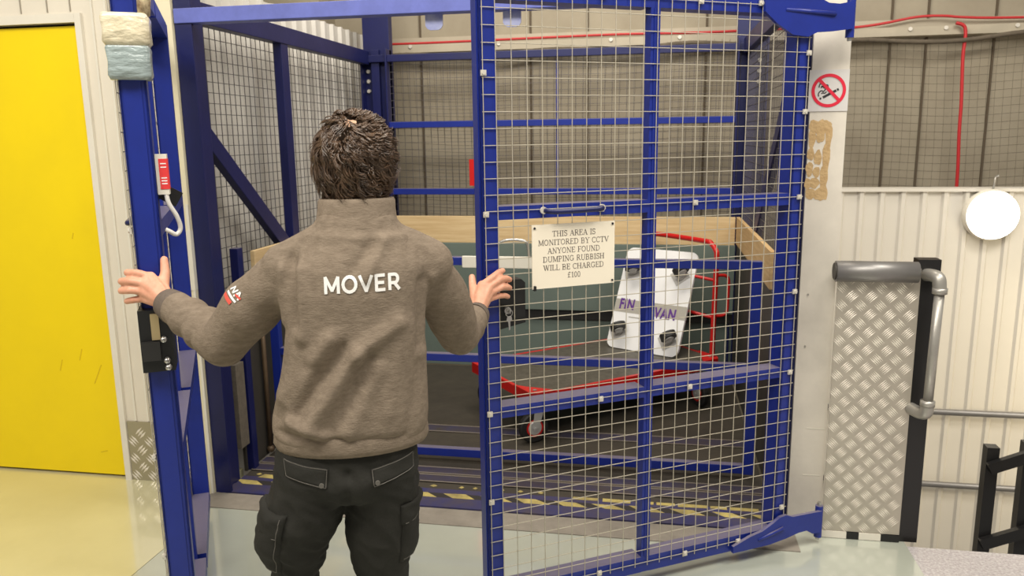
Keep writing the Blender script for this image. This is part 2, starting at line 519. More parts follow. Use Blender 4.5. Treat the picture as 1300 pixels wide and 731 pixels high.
# trunking with the red cable, along the far wall
t = thing('cable_trunking', 'long grey horizontal cable trunking high on the far wall', 'trunking', (0, 6.2, 2.36))
b = NB(); box(b, -2.56, 5.0, -0.075, 0.035, 0.0, 0.060); box(b, -2.56, 5.0, -0.03, 0.035, 0.062, 0.115); link('trunking_body', b, TRUNK, t, bevel=0.004)
for x in (-1.9, -1.2, -0.35, 0.15, 0.8, 1.72, 1.95, 2.4):
    b = NB(); disc(b, (x, -0.076, 0.045), (0, -1, 0), 0.014, 0.008, 10); link('fixing_stud', b, BOLT, t)
pts = [(-2.5, -0.055, 0.074), (-1.8, -0.06, 0.070), (-0.9, -0.062, 0.078), (-0.3, -0.064, 0.082), (0.3, -0.062, 0.074), (0.9, -0.066, 0.078), (1.3, -0.075, 0.068), (1.52, -0.08, 0.085), (1.75, -0.082, 0.122), (1.92, -0.082, 0.124), (2.05, -0.08, 0.110), (2.3, -0.075, 0.098), (2.9, -0.07, 0.090)]
b = NB(); tube(b, smooth_path(pts, 5), 0.009, 8)
tag(link('red_cable', b, REDCAB, None, smooth=True, loc=(0, 6.2, 2.36)), 'thin red cable sagging along the grey trunking on the far wall', 'cable')
b = NB(); tube(b, smooth_path([(2.00, 6.085, 2.43), (2.05, 6.085, 2.41), (2.066, 6.085, 2.35), (2.062, 6.085, 2.2), (2.078, 6.085, 1.9), (2.082, 6.085, 1.7), (2.096, 6.085, 1.4), (2.10, 6.085, 1.0)], 6), 0.012, 8)
tag(link('red_cable', b, REDCAB, None, smooth=True), 'red cable dropping straight down the netted wall above the round light', 'cable')

# bird netting hung in front of the far wall
b = NB()
def netpt(x, z):
    return (x + 0.012 * math.sin(3.1 * z + x * 1.7), 6.12 + 0.012 * math.sin(2.3 * x + 1.1 * z), z + 0.016 * math.sin(2.0 * x + 0.7) + 0.008 * math.sin(5.3 * x))
x = -2.2
while x < 3.6:
    tube(b, [netpt(x, 0.9 + 1.46 * k / 6) for k in range(7)], 0.0013, 3, False); x += 0.055
z = 0.95
while z < 2.36:
    tube(b, [netpt(-2.2 + 5.8 * k / 40, z) for k in range(41)], 0.0013, 3, False); z += 0.055
o = tag(link('bird_netting', b, NET), 'fine dark bird netting hung loosely over the far buff wall', 'netting')
b = NB(); pts = [(-2.2 + 5.8 * k / 60, 6.07 + 0.02 * math.sin(k), 2.33 + 0.018 * math.sin(k * 0.55) - 0.012 * math.sin(k * 0.21)) for k in range(61)]
tube(b, pts, 0.016, 6); link('gathered_hem', b, mat('bunched_net', srgb(98, 88, 74), 0.9, noise_amt=0.4, noise_scale=20), o, smooth=True)

# ================================================================== RIGHT SIDE
p = NB(); box(p, 0.592, 0.730, 3.340, 3.52, 0.0, 2.9)
post = struct('trim_4', p, POST_W, bevel=0.004)
# glue residue (brown swirl left by a removed sign)
b = NB()
def blob(cx, cz, rx, rz, ang=0.0, n=14):
    k = rnd.random() * 6
    pl_ = []
    for i in range(n):
        th = 2 * PI * i / n; r = 1 + 0.10 * math.sin(3 * th + k) + 0.07 * math.sin(5 * th + 2 * k)
        x_, z_ = rx * r * math.cos(th), rz * r * math.sin(th)
        pl_.append((cx + x_ * math.cos(ang) - z_ * math.sin(ang), cz + x_ * math.sin(ang) + z_ * math.cos(ang)))
    prism(b, pl_, (0, 3.340, 0), (1, 0, 0), (0, 0, 1), 0.0008 + 0.0006 * rnd.random())
for a in ((0.612, 1.730, .022, .022), (0.636, 1.722, .024, .03), (0.650, 1.735, .028, .015), (0.668, 1.690, .013, .058), (0.663, 1.60, .014, .07), (0.658, 1.52, .015, .06), (0.637, 1.690, .016, .028),
          (0.606, 1.680, .014, .038), (0.604, 1.62, .014, .026), (0.632, 1.605, .015, .030), (0.602, 1.560, .014, .030), (0.629, 1.548, .014, .022), (0.625, 1.505, .018, .022), (0.600, 1.502, .015, .022), (0.612, 1.462, .022, .022), (0.645, 1.460, .022, .026), (0.665, 1.465, .012, .03)):
    blob(*a)
link('glue_residue', b, GLUE, post)
for (x, z, w) in ((0.70, 0.47, 0.05), (0.69, 0.26, 0.045)):
    b = NB(); box(b, x - w, x + 0.028, 3.3385, 3.3402, z, z + 0.004); link('scratch', b, WHITE_T, post)
for z in (0.83, 1.05):
    b = NB(); disc(b, (0.625, 3.340, z), (0, -1, 0), 0.004, 0.003, 8); link('rivet', b, GALV, post)

# no smoking sign
ns = thing('no_smoking_sign', 'square grey no smoking sign with red ring on the white post', 'sign', (0.655, 3.339, 1.864))
b = NB(); box(b, -0.072, 0.076, -0.002, 0.0, -0.079, 0.079); link('backing_plate', b, SIGN_W, ns)
b = NB()
N = 48
for k in range(N):
    a0, a1 = 2 * PI * k / N, 2 * PI * (k + 1) / N
    q = [(0.064 * math.cos(a0), 0.064 * math.sin(a0)), (0.064 * math.cos(a1), 0.064 * math.sin(a1)), (0.052 * math.cos(a1), 0.052 * math.sin(a1)), (0.052 * math.cos(a0), 0.052 * math.sin(a0))]
    b.faces.new([b.verts.new((x_ + 0.002, -0.0034, z_)) for x_, z_ in q])
obox(b, (-0.036 + .002, -0.0033, 0.041), (0.041 + .002, -0.0033, -0.039), 0.0008, 0.012, up=(0.7, 0, 0.7))
link('prohibition_ring', b, SIGN_RED, ns)
b = NB()
obox(b, (-0.018, -0.0027, -0.026), (0.030, -0.0027, 0.000), 0.0005, 0.009, up=(-.5, 0, 1))
obox(b, (0.033, -0.0027, 0.0015), (0.039, -0.0027, 0.005), 0.0005, 0.009, up=(-.5, 0, 1))
obox(b, (-0.030, -0.0027, -0.031), (-0.024, -0.0027, -0.029), 0.0005, 0.007, up=(-.5, 0, 1))
for pts in ([(-0.034, -0.022), (-0.035, -0.010), (-0.026, 0.000), (-0.016, -0.003), (-0.010, 0.006)], [(-0.024, -0.012), (-0.020, -0.008), (-0.012, -0.010), (-0.006, -0.004)],
            [(-0.034, 0.012), (-0.032, 0.024), (-0.022, 0.028), (-0.014, 0.020), (-0.004, 0.022), (0.0, 0.012)], [(-0.026, 0.010), (-0.024, 0.017), (-0.014, 0.010), (-0.006, 0.010)]):
    sp = smooth_path([(x_, -0.0027, z_) for x_, z_ in pts], 4)
    for i in range(len(sp) - 1): obox(b, sp[i], sp[i + 1], 0.0005, 0.0042, up=(sp[i + 1] - sp[i]).cross(Vector((0, 1, 0))))
link('cigarette_symbol', b, SIGN_BLK, ns)

# tread plate guard panel with roller and handrail
g = thing('tread_plate_guard', 'tall aluminium tread plate panel beside the white post at the stairhead', 'panel', (0.88, 3.30, 0.0))
b = NB(); box(b, -0.150, 0.158, 0.0, 0.006, 0.034, 1.170)
tread_plate(b, None, -0.150, 0.156, 0.036, 1.168, 0.0, 0.074)
link('tread_panel', b, [TREAD, TREAD_BAR], g)
b = NB(); box(b, -0.149, 0.148, 0.006, 0.03, 0.0, 1.14); link('backing_board', b, WHITE_T, g)
b = NB(); box(b, 0.148, 0.232, 0.010, 0.075, 0.0, 1.205); link('post', b, BLACK, g, bevel=0.004)
b = NB()
for i, (x0, x1, mi) in enumerate(((-0.153, -0.052, 0), (-0.052, -0.002, 1), (-0.002, 0.085, 0), (0.085, 0.158, 1))):
    box(b, x0, x1, -0.004, 0.006, 0.002, 0.032, mi)
link('skirting_tape', b, [WHITE_T, BLACK_P], g)
o = thing('roller_tube', 'dull silver tube lying along the top edge of the tread plate panel', 'tube', (0.88, 3.285, 1.158))
b = NB(); tube(b, [(-0.166, 0, 0.0), (0.140, 0, 0.0)], 0.042, 28); link('tube_sleeve', b, ALU, o, smooth=False, bevel=0.004)
for p_ in o.children[0].data.polygons: p_.use_smooth = len(p_.vertices) == 4
b = NB(); tube(b, [(-0.172, 0, 0.0), (-0.165, 0, 0.0)], 0.034, 24); link('end_cap', b, LIN_DK, o)
o = thing('handrail', 'vertical galvanised grab rail with elbow fittings on the black post', 'handrail', (1.082, 3.225, 0.0))
pts = [(-0.025, 0.085, 1.145), (-0.012, 0.045, 1.147), (0.002, 0.012, 1.140), (0.006, 0, 1.10)]
b = NB(); tube(b, smooth_path([(-0.022, 0.085, 1.145), (-0.012, 0.04, 1.150), (0.0, 0.008, 1.140), (0.004, 0, 1.085)], 6), 0.025, 16); disc(b, (0.004, 0, 1.108), (0, 0, -1), 0.0275, 0.022, 16); link('elbow_fitting', b, GALV, o, smooth=True)
b = NB(); tube(b, [(0.004, 0, 1.10), (-0.004, 0, 0.60)], 0.0185, 16); link('pipe', b, GALV, o, smooth=True)
b = NB(); tube(b, smooth_path([(-0.004, 0, 0.655), (-0.005, 0.004, 0.605), (-0.018, 0.035, 0.590), (-0.04, 0.085, 0.592)], 6), 0.025, 16); disc(b, (-0.004, 0, 0.632), (0, 0, 1), 0.0275, 0.022, 16); link('elbow_fitting', b, GALV, o, smooth=True)

# wall pipes and round light
for (z, lab) in ((-0.108, 'upper of two thin grey pipes along the white ribbed wall'), (-0.615, 'lower of two thin grey pipes along the white ribbed wall, near the black railing')):
    b = NB(); tube(b, [(0.98, 5.345, z), (4.5, 5.345, z)], 0.020, 12); 
    o = tag(link('wall_pipe', b, ALU, None, smooth=True), lab, 'pipe', 'pipes on the white wall')
    for x in (1.5, 2.6, 3.7):
        b = NB(); box(b, x - 0.02, x + 0.02, 5.345, 5.40, z - 0.025, z + 0.025); link('pipe_clip', b, GALV, o)
o = thing('bulkhead_light', 'lit round white bulkhead light on the white ribbed wall', 'light', (2.058, 5.384, 1.187))
b = NB(); tube(b, [(0, 0, 0), (0, -0.03, 0), (0, -0.055, 0)], [0.158, 0.160, 0.152], 40); link('light_base', b, WHITE_T, o, smooth=False)
b = NB(); tube(b, [(0, -0.05, 0), (0, -0.075, 0), (0, -0.095, 0), (0, -0.108, 0), (0, -0.113, 0)], [0.149, 0.145, 0.120, 0.075, 0.02], 40); link('diffuser', b, LAMP_E, o, smooth=True)
b = NB(); tube(b, smooth_path([(0.0, -0.02, 0.15), (0.006, -0.02, 0.20), (0.0, -0.04, 0.235), (0.012, -0.06, 0.245)], 4), 0.006, 6); link('supply_cable', b, GALV, o, smooth=True)

# black stair railing
o = thing('stair_railing', 'black steel stair railing at the right edge going up', 'railing', (1.645, 4.0, 0.0))
for x, z1 in ((0.0, 0.185), (0.165, 0.215), (0.62, 0.50)):
    b = NB(); box(b, x - 0.028, x + 0.028, -0.028, 0.028, -3.0, z1); link('post', b, BLACK, o, bevel=0.003)
for dz, nm in ((0.0, 'handrail'), (-0.40, 'lower_rail')):
    b = NB(); obox(b, (-0.02, -0.045, 0.085 + dz), (1.0, -0.045, 0.535 + dz), 0.03, 0.055); link(nm, b, BLACK, o, bevel=0.003)

# ================================================================== LIFT CAGE
XL, XR, YF, YB = -2.10, 0.58, 3.32, 5.66
cage = thing('lift_cage', 'blue steel goods lift cage frame with mesh walls behind the open gates', 'lift', (-0.76, 3.32, 0))
C0 = Vector((-0.76, 3.32, 0))


def cpart(name, bm, m, **k):
    bmesh.ops.translate(bm, vec=-C0, verts=bm.verts)
    return link(name, bm, m, cage, **k)


# front columns: I sections
def column_i(bm, x0, x1, y0, y1, z0, z1, web=0.012, fl=0.014):
    box(bm, x0, x1, y0, y0 + fl, z0, z1); box(bm, x0, x1, y1 - fl, y1, z0, z1)
    xm = (x0 + x1) / 2; box(bm, xm - web / 2, xm + web / 2, y0, y1, z0, z1)


b = NB(); box(b, -2.104, -2.022, 3.305, 3.320, 0, 3.0); box(b, -2.074, -2.058, 3.320, 3.452, 0, 3.0); box(b, -2.120, -2.078, 3.335, 3.452, 0, 3.0); box(b, -2.135, -2.066, 3.452, 3.468, 0, 3.0)
cpart('column', b, BLUE_D, bevel=0.002)
b = NB(); box(b, 0.555, 0.60, 3.36, 3.50, 0, 3.0); cpart('column', b, BLUE_D, bevel=0.002)
# rear columns with bolt plates
for (x0, x1, flip) in ((-2.13, -1.93, 1), (0.52, 0.72, -1)):
    b = NB(); box(b, x0, x1, 5.70, 5.78, 0, 3.0); s0 = x0 + 0.06
    box(b, x0, x0 + 0.012, 5.62, 5.74, 0, 2.34); box(b, x1 - 0.012, x1, 5.62, 5.74, 0, 2.34); box(b, (x0 + x1) / 2 - 0.03, (x0 + x1) / 2 + 0.03, 5.66, 5.74, 0, 2.34)
    cpart('column', b, BLUE_D, bevel=0.002)
    for z in (2.19, 2.12, 2.05):
        b = NB(); xx = (x0 + 0.035) if flip > 0 else (x1 - 0.05)
        disc(b, (xx, 5.70, z), (0, -1, 0), 0.016, 0.014, 6, 0.014); cpart('bolt', b, BOLT)
# front header beam with hanging tabs
b = NB(); box(b, -2.10, 0.575, 3.297, 3.37, 2.213, 2.276)
cpart('header_beam', b, mat('chalky_blue_beam', srgb(106, 116, 194), 0.45, noise_amt=0.25, noise_scale=9, dust=srgb(130, 124, 140)), bevel=0.003)
for x in (-0.931, -0.598):
    b = NB(); pr = [(-0.038, 0.03), (-0.038, -0.045), (-0.030, -0.058), (-0.018, -0.064), (0.018, -0.064), (0.030, -0.058), (0.038, -0.045), (0.038, 0.03)]
    prism(b, pr, (x, 3.35, 2.213), (1, 0, 0), (0, 0, 1), 0.006); cpart('bracket_tab', b, mat('worn_white_blue_tab', srgb(176, 180, 206), 0.4, col2=srgb(120, 128, 190), noise_scale=16))
# top rails
b = NB(); box(b, XL - 0.03, XL + 0.03, 3.38, YB, 2.235, 2.33); cpart('rail', b, BLUE_D, bevel=0.003)
b = NB(); box(b, -2.10, 0.72, YB - 0.02, YB + 0.04, 2.250, 2.300); cpart('rail', b, BLUE_D, bevel=0.003)
b = NB(); box(b, XR - 0.02, XR + 0.03, 3.42, YB, 2.235, 2.33); cpart('rail', b, BLUE_D, bevel=0.003)
# rear rails
for z in (1.800, 1.316):
    b = NB(); box(b, -1.93, 0.53, YB - 0.03, YB + 0.02, z - 0.020, z + 0.024); cpart('rail', b, BLUE, bevel=0.003)
b = NB(); tube(b, [(-0.70, YB + 0.03, 1.10), (-0.70, YB + 0.03, 2.27)], 0.009, 8); cpart('tie_rod', b, BLUE)
# left wall post, brace
b = NB(); box(b, XL - 0.025, XL + 0.025, 4.27, 4.355, 0, 2.25); cpart('post', b, BLUE_D, bevel=0.003)
b = NB(); obox(b, (XL, 3.38, 1.80), (XL, 4.30, 1.03), 0.045, 0.085, up=(0, 0.64, 0.77)); cpart('brace', b, BLUE_D, bevel=0.003)
b = NB(); obox(b, (XR + .02, 3.95, 1.85), (XR + .02, 4.95, 1.05), 0.04, 0.085, up=(0, 0.64, 0.77)); cpart('brace', b, BLUE_D, bevel=0.003)
b = NB(); box(b, -2.09, -2.045, 3.58, 3.63, 0.0, 1.175); cpart('guide_post', b, BLUE_D, bevel=0.003)
# mesh panels
def mesh_panel(bm, P0, ux, uz, nu, nz, du, dz, r, n=4):
    P0 = Vector(P0); ux = Vector(ux); uz = Vector(uz)
    for i in range(nu + 1): tube(bm, [P0 + ux * (i * du), P0 + ux * (i * du) + uz * (nz * dz)], r, n, False)
    for k in range(nz + 1): tube(bm, [P0 + uz * (k * dz), P0 + uz * (k * dz) + ux * (nu * du)], r, n, False)
b = NB(); mesh_panel(b, (XL - 0.028, 3.47, 0.62), (0, 1, 0), (0, 0, 1), 43, 32, 0.0505, 0.0505, 0.0022); cpart('mesh_panel', b, WIRE_DK)
b = NB(); mesh_panel(b, (-1.93, YB + 0.022, 1.12), (1, 0, 0), (0, 0, 1), 49, 23, 0.0505, 0.0505, 0.0018); cpart('mesh_panel', b, WIRE_DK)
b = NB(); mesh_panel(b, (XR + 0.01, 3.55, 0.62), (0, 1, 0), (0, 0, 1), 41, 32, 0.0505, 0.0505, 0.0020); cpart('mesh_panel', b, WIRE_DK)
# timber rub rails
b = NB(); box(b, -2.04, 0.545, 5.605, 5.63, 0.945, 1.140); cpart('rub_rail', b, TIMBER, bevel=0.002)
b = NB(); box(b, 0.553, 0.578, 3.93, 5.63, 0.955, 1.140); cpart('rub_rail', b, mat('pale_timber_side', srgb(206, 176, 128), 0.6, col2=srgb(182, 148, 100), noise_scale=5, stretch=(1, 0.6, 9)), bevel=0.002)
b = NB(); box(b, -2.072, -2.048, 3.75, 5.6, 0.955, 1.140); cpart('rub_rail', b, TIMBER, bevel=0.002)
# lining panels
b = NB(); box(b, -2.05, 0.55, 5.60, 5.63, 0.455, 0.944); cpart('lining_panel', b, GREEN, bevel=0.003)
b = NB(); box(b, -2.05, 0.55, 5.632, 5.65, 0.006, 0.455); cpart('lining_panel', b, GREEN)
b = NB(); box(b, -2.05, 0.55, 5.615, 5.632, 0.385, 0.455); cpart('shade_strip', b, RUBBER)  # black strip painting the shade below the proud upper panel
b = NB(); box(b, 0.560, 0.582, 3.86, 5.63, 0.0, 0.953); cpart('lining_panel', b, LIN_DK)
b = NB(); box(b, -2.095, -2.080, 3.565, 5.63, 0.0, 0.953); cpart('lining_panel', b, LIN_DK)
b = NB(); box(b, -2.085, -2.05, 3.48, 3.56, 0.16, 0.60)
cpart('perforated_strip', b, mat('dull_perforated_strip', srgb(112, 104, 92), 0.5, noise_amt=0.35, noise_scale=40))
b = NB(); disc(b, (-1.312, 5.60, 1.45), (0, -1, 0), 0.001, 0.001, 6); b.clear()
box(b, -1.335, -1.290, 5.625, 5.629, 1.36, 1.55)
b.verts.ensure_lookup_table()
tag(link('fire_notice', b, RED), 'small red notice strip on the back of the lift cage left of the gate', 'notice')

# ---- lift platform
lp = thing('lift_platform', 'dark lift floor with blue steel threshold and worn hazard tape', 'lift floor', (-0.76, 3.32, 0))
L0 = Vector((-0.76, 3.32, 0))
def lpart(name, bm, m, **k):
    bmesh.ops.translate(bm, vec=-L0, verts=bm.verts)
    return link(name, bm, m, lp, **k)
X0, X1 = -2.06, 0.548
b = NB(); box(b, X0, X1, 3.75, 5.598, -0.2, 0.004); lpart('deck', b, LIFT_FL)
b = NB(); box(b, X0, X1, 3.306, 3.400, -0.2, 0.010); lpart('nosing', b, BLUE_FLOOR)
b = NB(); box(b, X0, X1, 3.401, 3.50, -0.2, 0.006); lpart('landing_strip', b, BLUE_FLOOR)
b = NB(); box(b, X0, X1, 3.501, 3.57, -0.2, 0.003); lpart('grit_strip', b, LIFT_FL)
for (y0, y1) in ((3.571, 3.655), (3.668, 3.748), (4.245, 4.35)):
    b = NB(); box(b, X0, X1, y0, y1, -0.1, 0.007); lpart('track_strip', b, PURPLE_FLOOR)
    for yy in ((y1 - 0.006, y1 + 0.002), (y0, y0 + 0.007)):
        b = NB(); box(b, X0, X1, yy[0], yy[1], 0.0, 0.0095); lpart('track_edge', b, EDGE_ST)
b = NB()
x = X0 + 0.02; k = 0
rr = random.Random(3)
while x < X1 - 0.06:
    w = 0.105 if k % 2 == 0 else 0.075
    s = 0.03
    pts = [(x + s, 3.404), (x + w + s, 3.404), (x + w - s, 3.452), (x - s, 3.452)]
    if k % 2 == 0: pts = [(px_ + rr.uniform(-.012, .012), py_ + rr.uniform(-.004, .004)) for px_, py_ in pts]
    prism(b, pts, (0, 0, 0.0061), (1, 0, 0), (0, 1, 0), 0.0012 if k % 2 == 0 else 0.0008, k % 2)
    x += w; k += 1
lpart('hazard_tape', b, [TAPE_Y, TAPE_K])
def scrap(poly, z):
    b = NB(); prism(b, poly, (0, 0, z), (1, 0, 0), (0, 1, 0), 0.001); lpart('tape_scrap', b, TAPE_Y)
x = -0.36
while x < 0.46:
    w = rr.uniform(0.05, 0.16)
    scrap([(x, 3.482 + rr.uniform(-.004, .004)), (x + w, 3.482 + rr.uniform(-.004, .004)), (x + w, 3.510), (x, 3.510 + rr.uniform(-.004, .004))], 0.0061)
    x += w + rr.uniform(0.004, 0.03)
x = X0 + 0.05
while x < -0.4:
    w = rr.uniform(0.015, 0.05)
    scrap([(x, 3.53), (x + w * 0.6, 3.522), (x + w, 3.536), (x + w * 0.4, 3.548)], 0.0031)
    x += w + rr.uniform(0.03, 0.13)
for (x, w) in ((-1.98, 0.13), (-1.80, 0.14), (-1.62, 0.10)):
    scrap([(x, 3.49), (x + w, 3.482), (x + w * 1.05, 3.52), (x + 0.02, 3.53)], 0.0062)

# ---- inner barrier across the lift
br = thing('lift_barrier', 'waist high blue tubular barrier across the lift mouth behind the gate', 'barrier', (-0.76, 3.85, 0))
B0 = Vector((-0.76, 3.85, 0))
def bpart(name, bm, m, parent=None, **k):
    bmesh.ops.translate(bm, vec=-B0, verts=bm.verts)
    return link(name, bm, m, parent or br, **k)
b = NB(); box(b, 0.455, 0.505, 3.83, 3.87, 0.030, 1.108); bpart('stile', b, BLUE, bevel=0.003)
b = NB(); box(b, -2.035, -1.985, 3.83, 3.87, 0.010, 1.108); bpart('stile', b, BLUE, bevel=0.003)
for z0, z1 in ((1.068, 1.110), (0.560, 0.600), (0.034, 0.078)):
    b = NB(); box(b, -1.985, 0.455, 3.83, 3.87, z0, z1); bpart('rail', b, BLUE, bevel=0.003)
b = NB(); box(b, -0.955, -0.515, 3.815, 3.829, 1.058, 1.118); lt = bpart('latch_plate', b, WHITE_T, bevel=0.004)
b = NB(); disc(b, (-0.545, 3.815, 1.09), (0, -1, 0), 0.012, 0.004, 12); bpart('latch_hole', b, BLACK, lt)
b = NB(); tube(b, smooth_path([(-0.80, 3.84, 1.11), (-0.795, 3.84, 1.155), (-0.74, 3.84, 1.195), (-0.64, 3.84, 1.195), (-0.62, 3.84, 1.155), (-0.615, 3.84, 1.11)], 6), 0.007, 8); bpart('latch_handle', b, STEEL, smooth=True)
b = NB(); tube(b, [(-2.058, 3.79, 0.06), (-2.056, 3.79, 0.94)], 0.013, 10); sphere(b, (-2.058, 3.79, 0.036), 0.021); bpart('drop_bolt', b, mat('rusty_rod', srgb(112, 92, 70), 0.5, metal=0.4, noise_amt=0.3), smooth=True)
b = NB(); tube(b, [(-2.03, 3.80, 0.135), (-1.92, 3.80, 0.135)], 0.012, 10); sphere(b, (-1.91, 3.80, 0.135), 0.02); bpart('slide_bolt', b, STEEL, smooth=True)


# ================================================================== GATES
def gate(name, label, loc, rz, s, wire_ext):
    """local x runs from the hinge pin to the free end, outer (mesh) side at y=0, frame depth towards -s*y"""
    T = 0.074
    g = thing(name, label, 'gate', loc, rz)
    y0, y1 = sorted((-s * 0.004, -s * T))
    def bx(nm, x0, x1, z0, z1, ya=None, yb=None, m=BLUE, parent=None, bevel=0.003):
        b = NB()
        a, c = (y0, y1) if ya is None else sorted((ya, yb))
        box(b, x0, x1, a, c, z0, z1)
        return link(nm, b, m, parent or g, bevel=bevel)
    # free end stile: channel with rolled lips
    b = NB()
    box(b, 1.405, 1.462, min(-s * .004, -s * .010), max(-s * .004, -s * .010), 0.055, 2.18)
    box(b, 1.448, 1.462, y0, y1, 0.055, 2.18)
    box(b, 1.466, 1.462, min(-s * .014, -s * .060), max(-s * .014, -s * .060), 0.055, 2.18)
    box(b, 1.405, 1.462, min(-s * (T - .006), -s * T), max(-s * (T - .006), -s * T), 0.055, 2.18)
    link('stile', b, BLUE, g, bevel=0.002)
    b = NB()
    box(b, 0.180, 0.235, min(-s * .004, -s * .010), max(-s * .004, -s * .010), 0.055, 2.18)
    box(b, 0.180, 0.190, y0, y1, 0.055, 2.18)
    box(b, 0.222, 0.235, y0, y1, 0.055, 2.18)
    link('stile', b, BLUE, g, bevel=0.002)
    b = NB(); box(b, 0.812, 0.848, min(-s * .004, -s * .042), max(-s * .004, -s * .042), 0.056, 2.179)
    box(b, 0.826, 0.836, min(-0.001 * s, -0.004 * s), max(-0.001 * s, -0.004 * s), 0.12, 2.12)
    link('mid_stile', b, BLUE, g, bevel=0.003)
    for (z0, z1) in ((0.055, 0.118), (0.757, 0.797), (1.436, 1.480), (2.122, 2.18)):
        for (x0, x1) in ((0.235, 0.812), (0.848, 1.405)):
            bx('rail', x0, x1, z0, z1)
    # welded mesh
    b = NB(); r = 0.0016; yw = s * 0.0005
    xs = [1.452] + [1.409 - 0.0531 * k for k in range(24)]
    dz = (2.150 - 0.097) / 39
    zs = [0.097 + dz * k for k in range(40)]
    for x in xs: tube(b, [(x, yw + s * 0.003, 0.085), (x, yw + s * 0.003, 2.155)], r, 5, False)
    for z in zs: tube(b, [(0.176, yw, z), (1.455 + wire_ext, yw, z)], r, 5, False)
    link('mesh_panel', b, WIRE, g)
    # fixing bolts with clips
    for (x, z) in ((1.45, 0.46), (1.45, 0.78), (1.45, 1.457), (1.45, 1.90), (1.03, 0.097), (1.03, 0.778), (1.033, 1.457), (0.657, 0.097), (0.657, 0.776), (0.657, 1.463), (0.408, 0.097), (0.194, 0.776),
                   (0.195, 1.465), (0.199, 0.204), (0.192, 1.10), (0.19, 1.78), (0.186, 1.99), (0.657, 2.149), (0.407, 2.154), (1.03, 2.149)):
        b = NB(); box(b, x - 0.009, x + 0.009, min(0, s * 0.007), max(0, s * 0.007), z - 0.009, z + 0.009); disc(b, (x, s * 0.006, z), (0, s, 0), 0.007, 0.005, 6)
        link('bolt', b, BOLT, g, bevel=0.001)
    # hinge arms
    low = [(0.44, 0.085), (0.36, 0.112), (0.30, 0.124), (0.245, 0.150), (0.215, 0.168), (0.185, 0.172), (0.150, 0.158), (0.06, 0.156), (0.0, 0.154), (0.0, 0.058), (0.045, 0.062), (0.075, 0.082), (0.12, 0.080), (0.18, 0.068), (0.26, 0.058), (0.44, 0.057)]
    top = [(0.40, 2.19), (0.40, 2.125), (0.345, 2.085), (0.275, 2.05), (0.205, 2.045), (0.165, 2.062), (0.09, 2.068), (0.0, 2.080), (0.0, 2.178), (0.07, 2.165), (0.12, 2.166), (0.17, 2.185), (0.20, 2.20)]
    for poly, pz, rib in ((low, (0.03, 0.17), [(0.32, 0.090), (0.20, 0.118)]), (top, (2.05, 2.19), [(0.31, 2.135), (0.09, 2.128)])):
        b = NB(); prism(b, poly, (0, s * 0.004 if s < 0 else 0.018, 0), (1, 0, 0), (0, 0, 1), 0.014 if True else 0)
        h = link('hinge_arm', b, BLUE, g, bevel=0.002)
        b = NB(); tube(b, [(rib[0][0], s * 0.017, rib[0][1]), (rib[1][0], s * 0.019, rib[1][1])], [0.006, 0.009], 8); link('pressed_rib', b, BLUE, h, smooth=True)
        b = NB(); tube(b, [(-0.004, -s * 0.004, pz[0]), (-0.004, -s * 0.004, pz[1])], 0.016, 14); link('hinge_knuckle', b, BLUE, h, smooth=False)
        b = NB(); tube(b, [(-0.004, -s * 0.004, pz[0] - 0.012), (-0.004, -s * 0.004, pz[1] + 0.014)], 0.009, 10); link('hinge_pin', b, STEEL, h)
    # grab handle on the upper rail
    b = NB(); tube(b, smooth_path([(1.245, s * 0.004, 1.462), (1.235, s * 0.030, 1.460), (1.20, s * 0.036, 1.458), (1.08, s * 0.036, 1.460), (1.045, s * 0.030, 1.462), (1.036, s * 0.004, 1.463)], 5), 0.009, 10); link('grab_handle', b, BLUE_D, g, smooth=True)
    for x in (1.250, 1.033):
        b = NB(); disc(b, (x, s * 0.004, 1.462), (0, s, 0), 0.012, 0.008, 12); link('handle_bolt', b, BOLT, g)
    return g, bx


A_R = PI + 0.54598
gr, bx = gate('mesh_gate', 'right hand blue mesh gate leaf carrying the CCTV notice', (0.70, 3.24, 0), A_R, 1, -0.0)
# slam lock case behind the mesh
b = NB(); prism(b, [(1.312, 1.085), (1.312, 1.222), (1.325, 1.234), (1.37, 1.236), (1.405, 1.230), (1.405, 1.068)], (0, -0.008, 0), (1, 0, 0), (0, 0, 1), 0.052)
lk = link('lock_case', b, BLACK_P, gr, bevel=0.004)
b = NB(); disc(b, (1.380, -0.006, 1.134), (0, 1, 0), 0.012, 0.010, 12); box(b, 1.3785, 1.3815, 0.004, 0.026, 1.128, 1.140); link('key', b, STEEL, lk)
b = NB()
tube(b, [(1.381 + 0.012 * math.cos(k * PI / 6), 0.018, 1.128 + 0.012 * math.sin(k * PI / 6)) for k in range(13)], 0.0014, 5, False)
prism(b, [(1.388, 1.116), (1.374, 1.118), (1.371, 1.106), (1.378, 1.100), (1.378, 1.072), (1.383, 1.070), (1.385, 1.098), (1.391, 1.104)], (0, 0.020, 0), (1, 0, 0), (0, 0, 1), 0.002)
link('spare_key', b, STEEL, lk)

A_L = -math.radians(60.0)
gl, bx2 = gate('mesh_gate', 'left hand blue mesh gate leaf seen nearly edge on beside the yellow door', (-2.175, 3.24, 0), A_L, -1, 0.012)
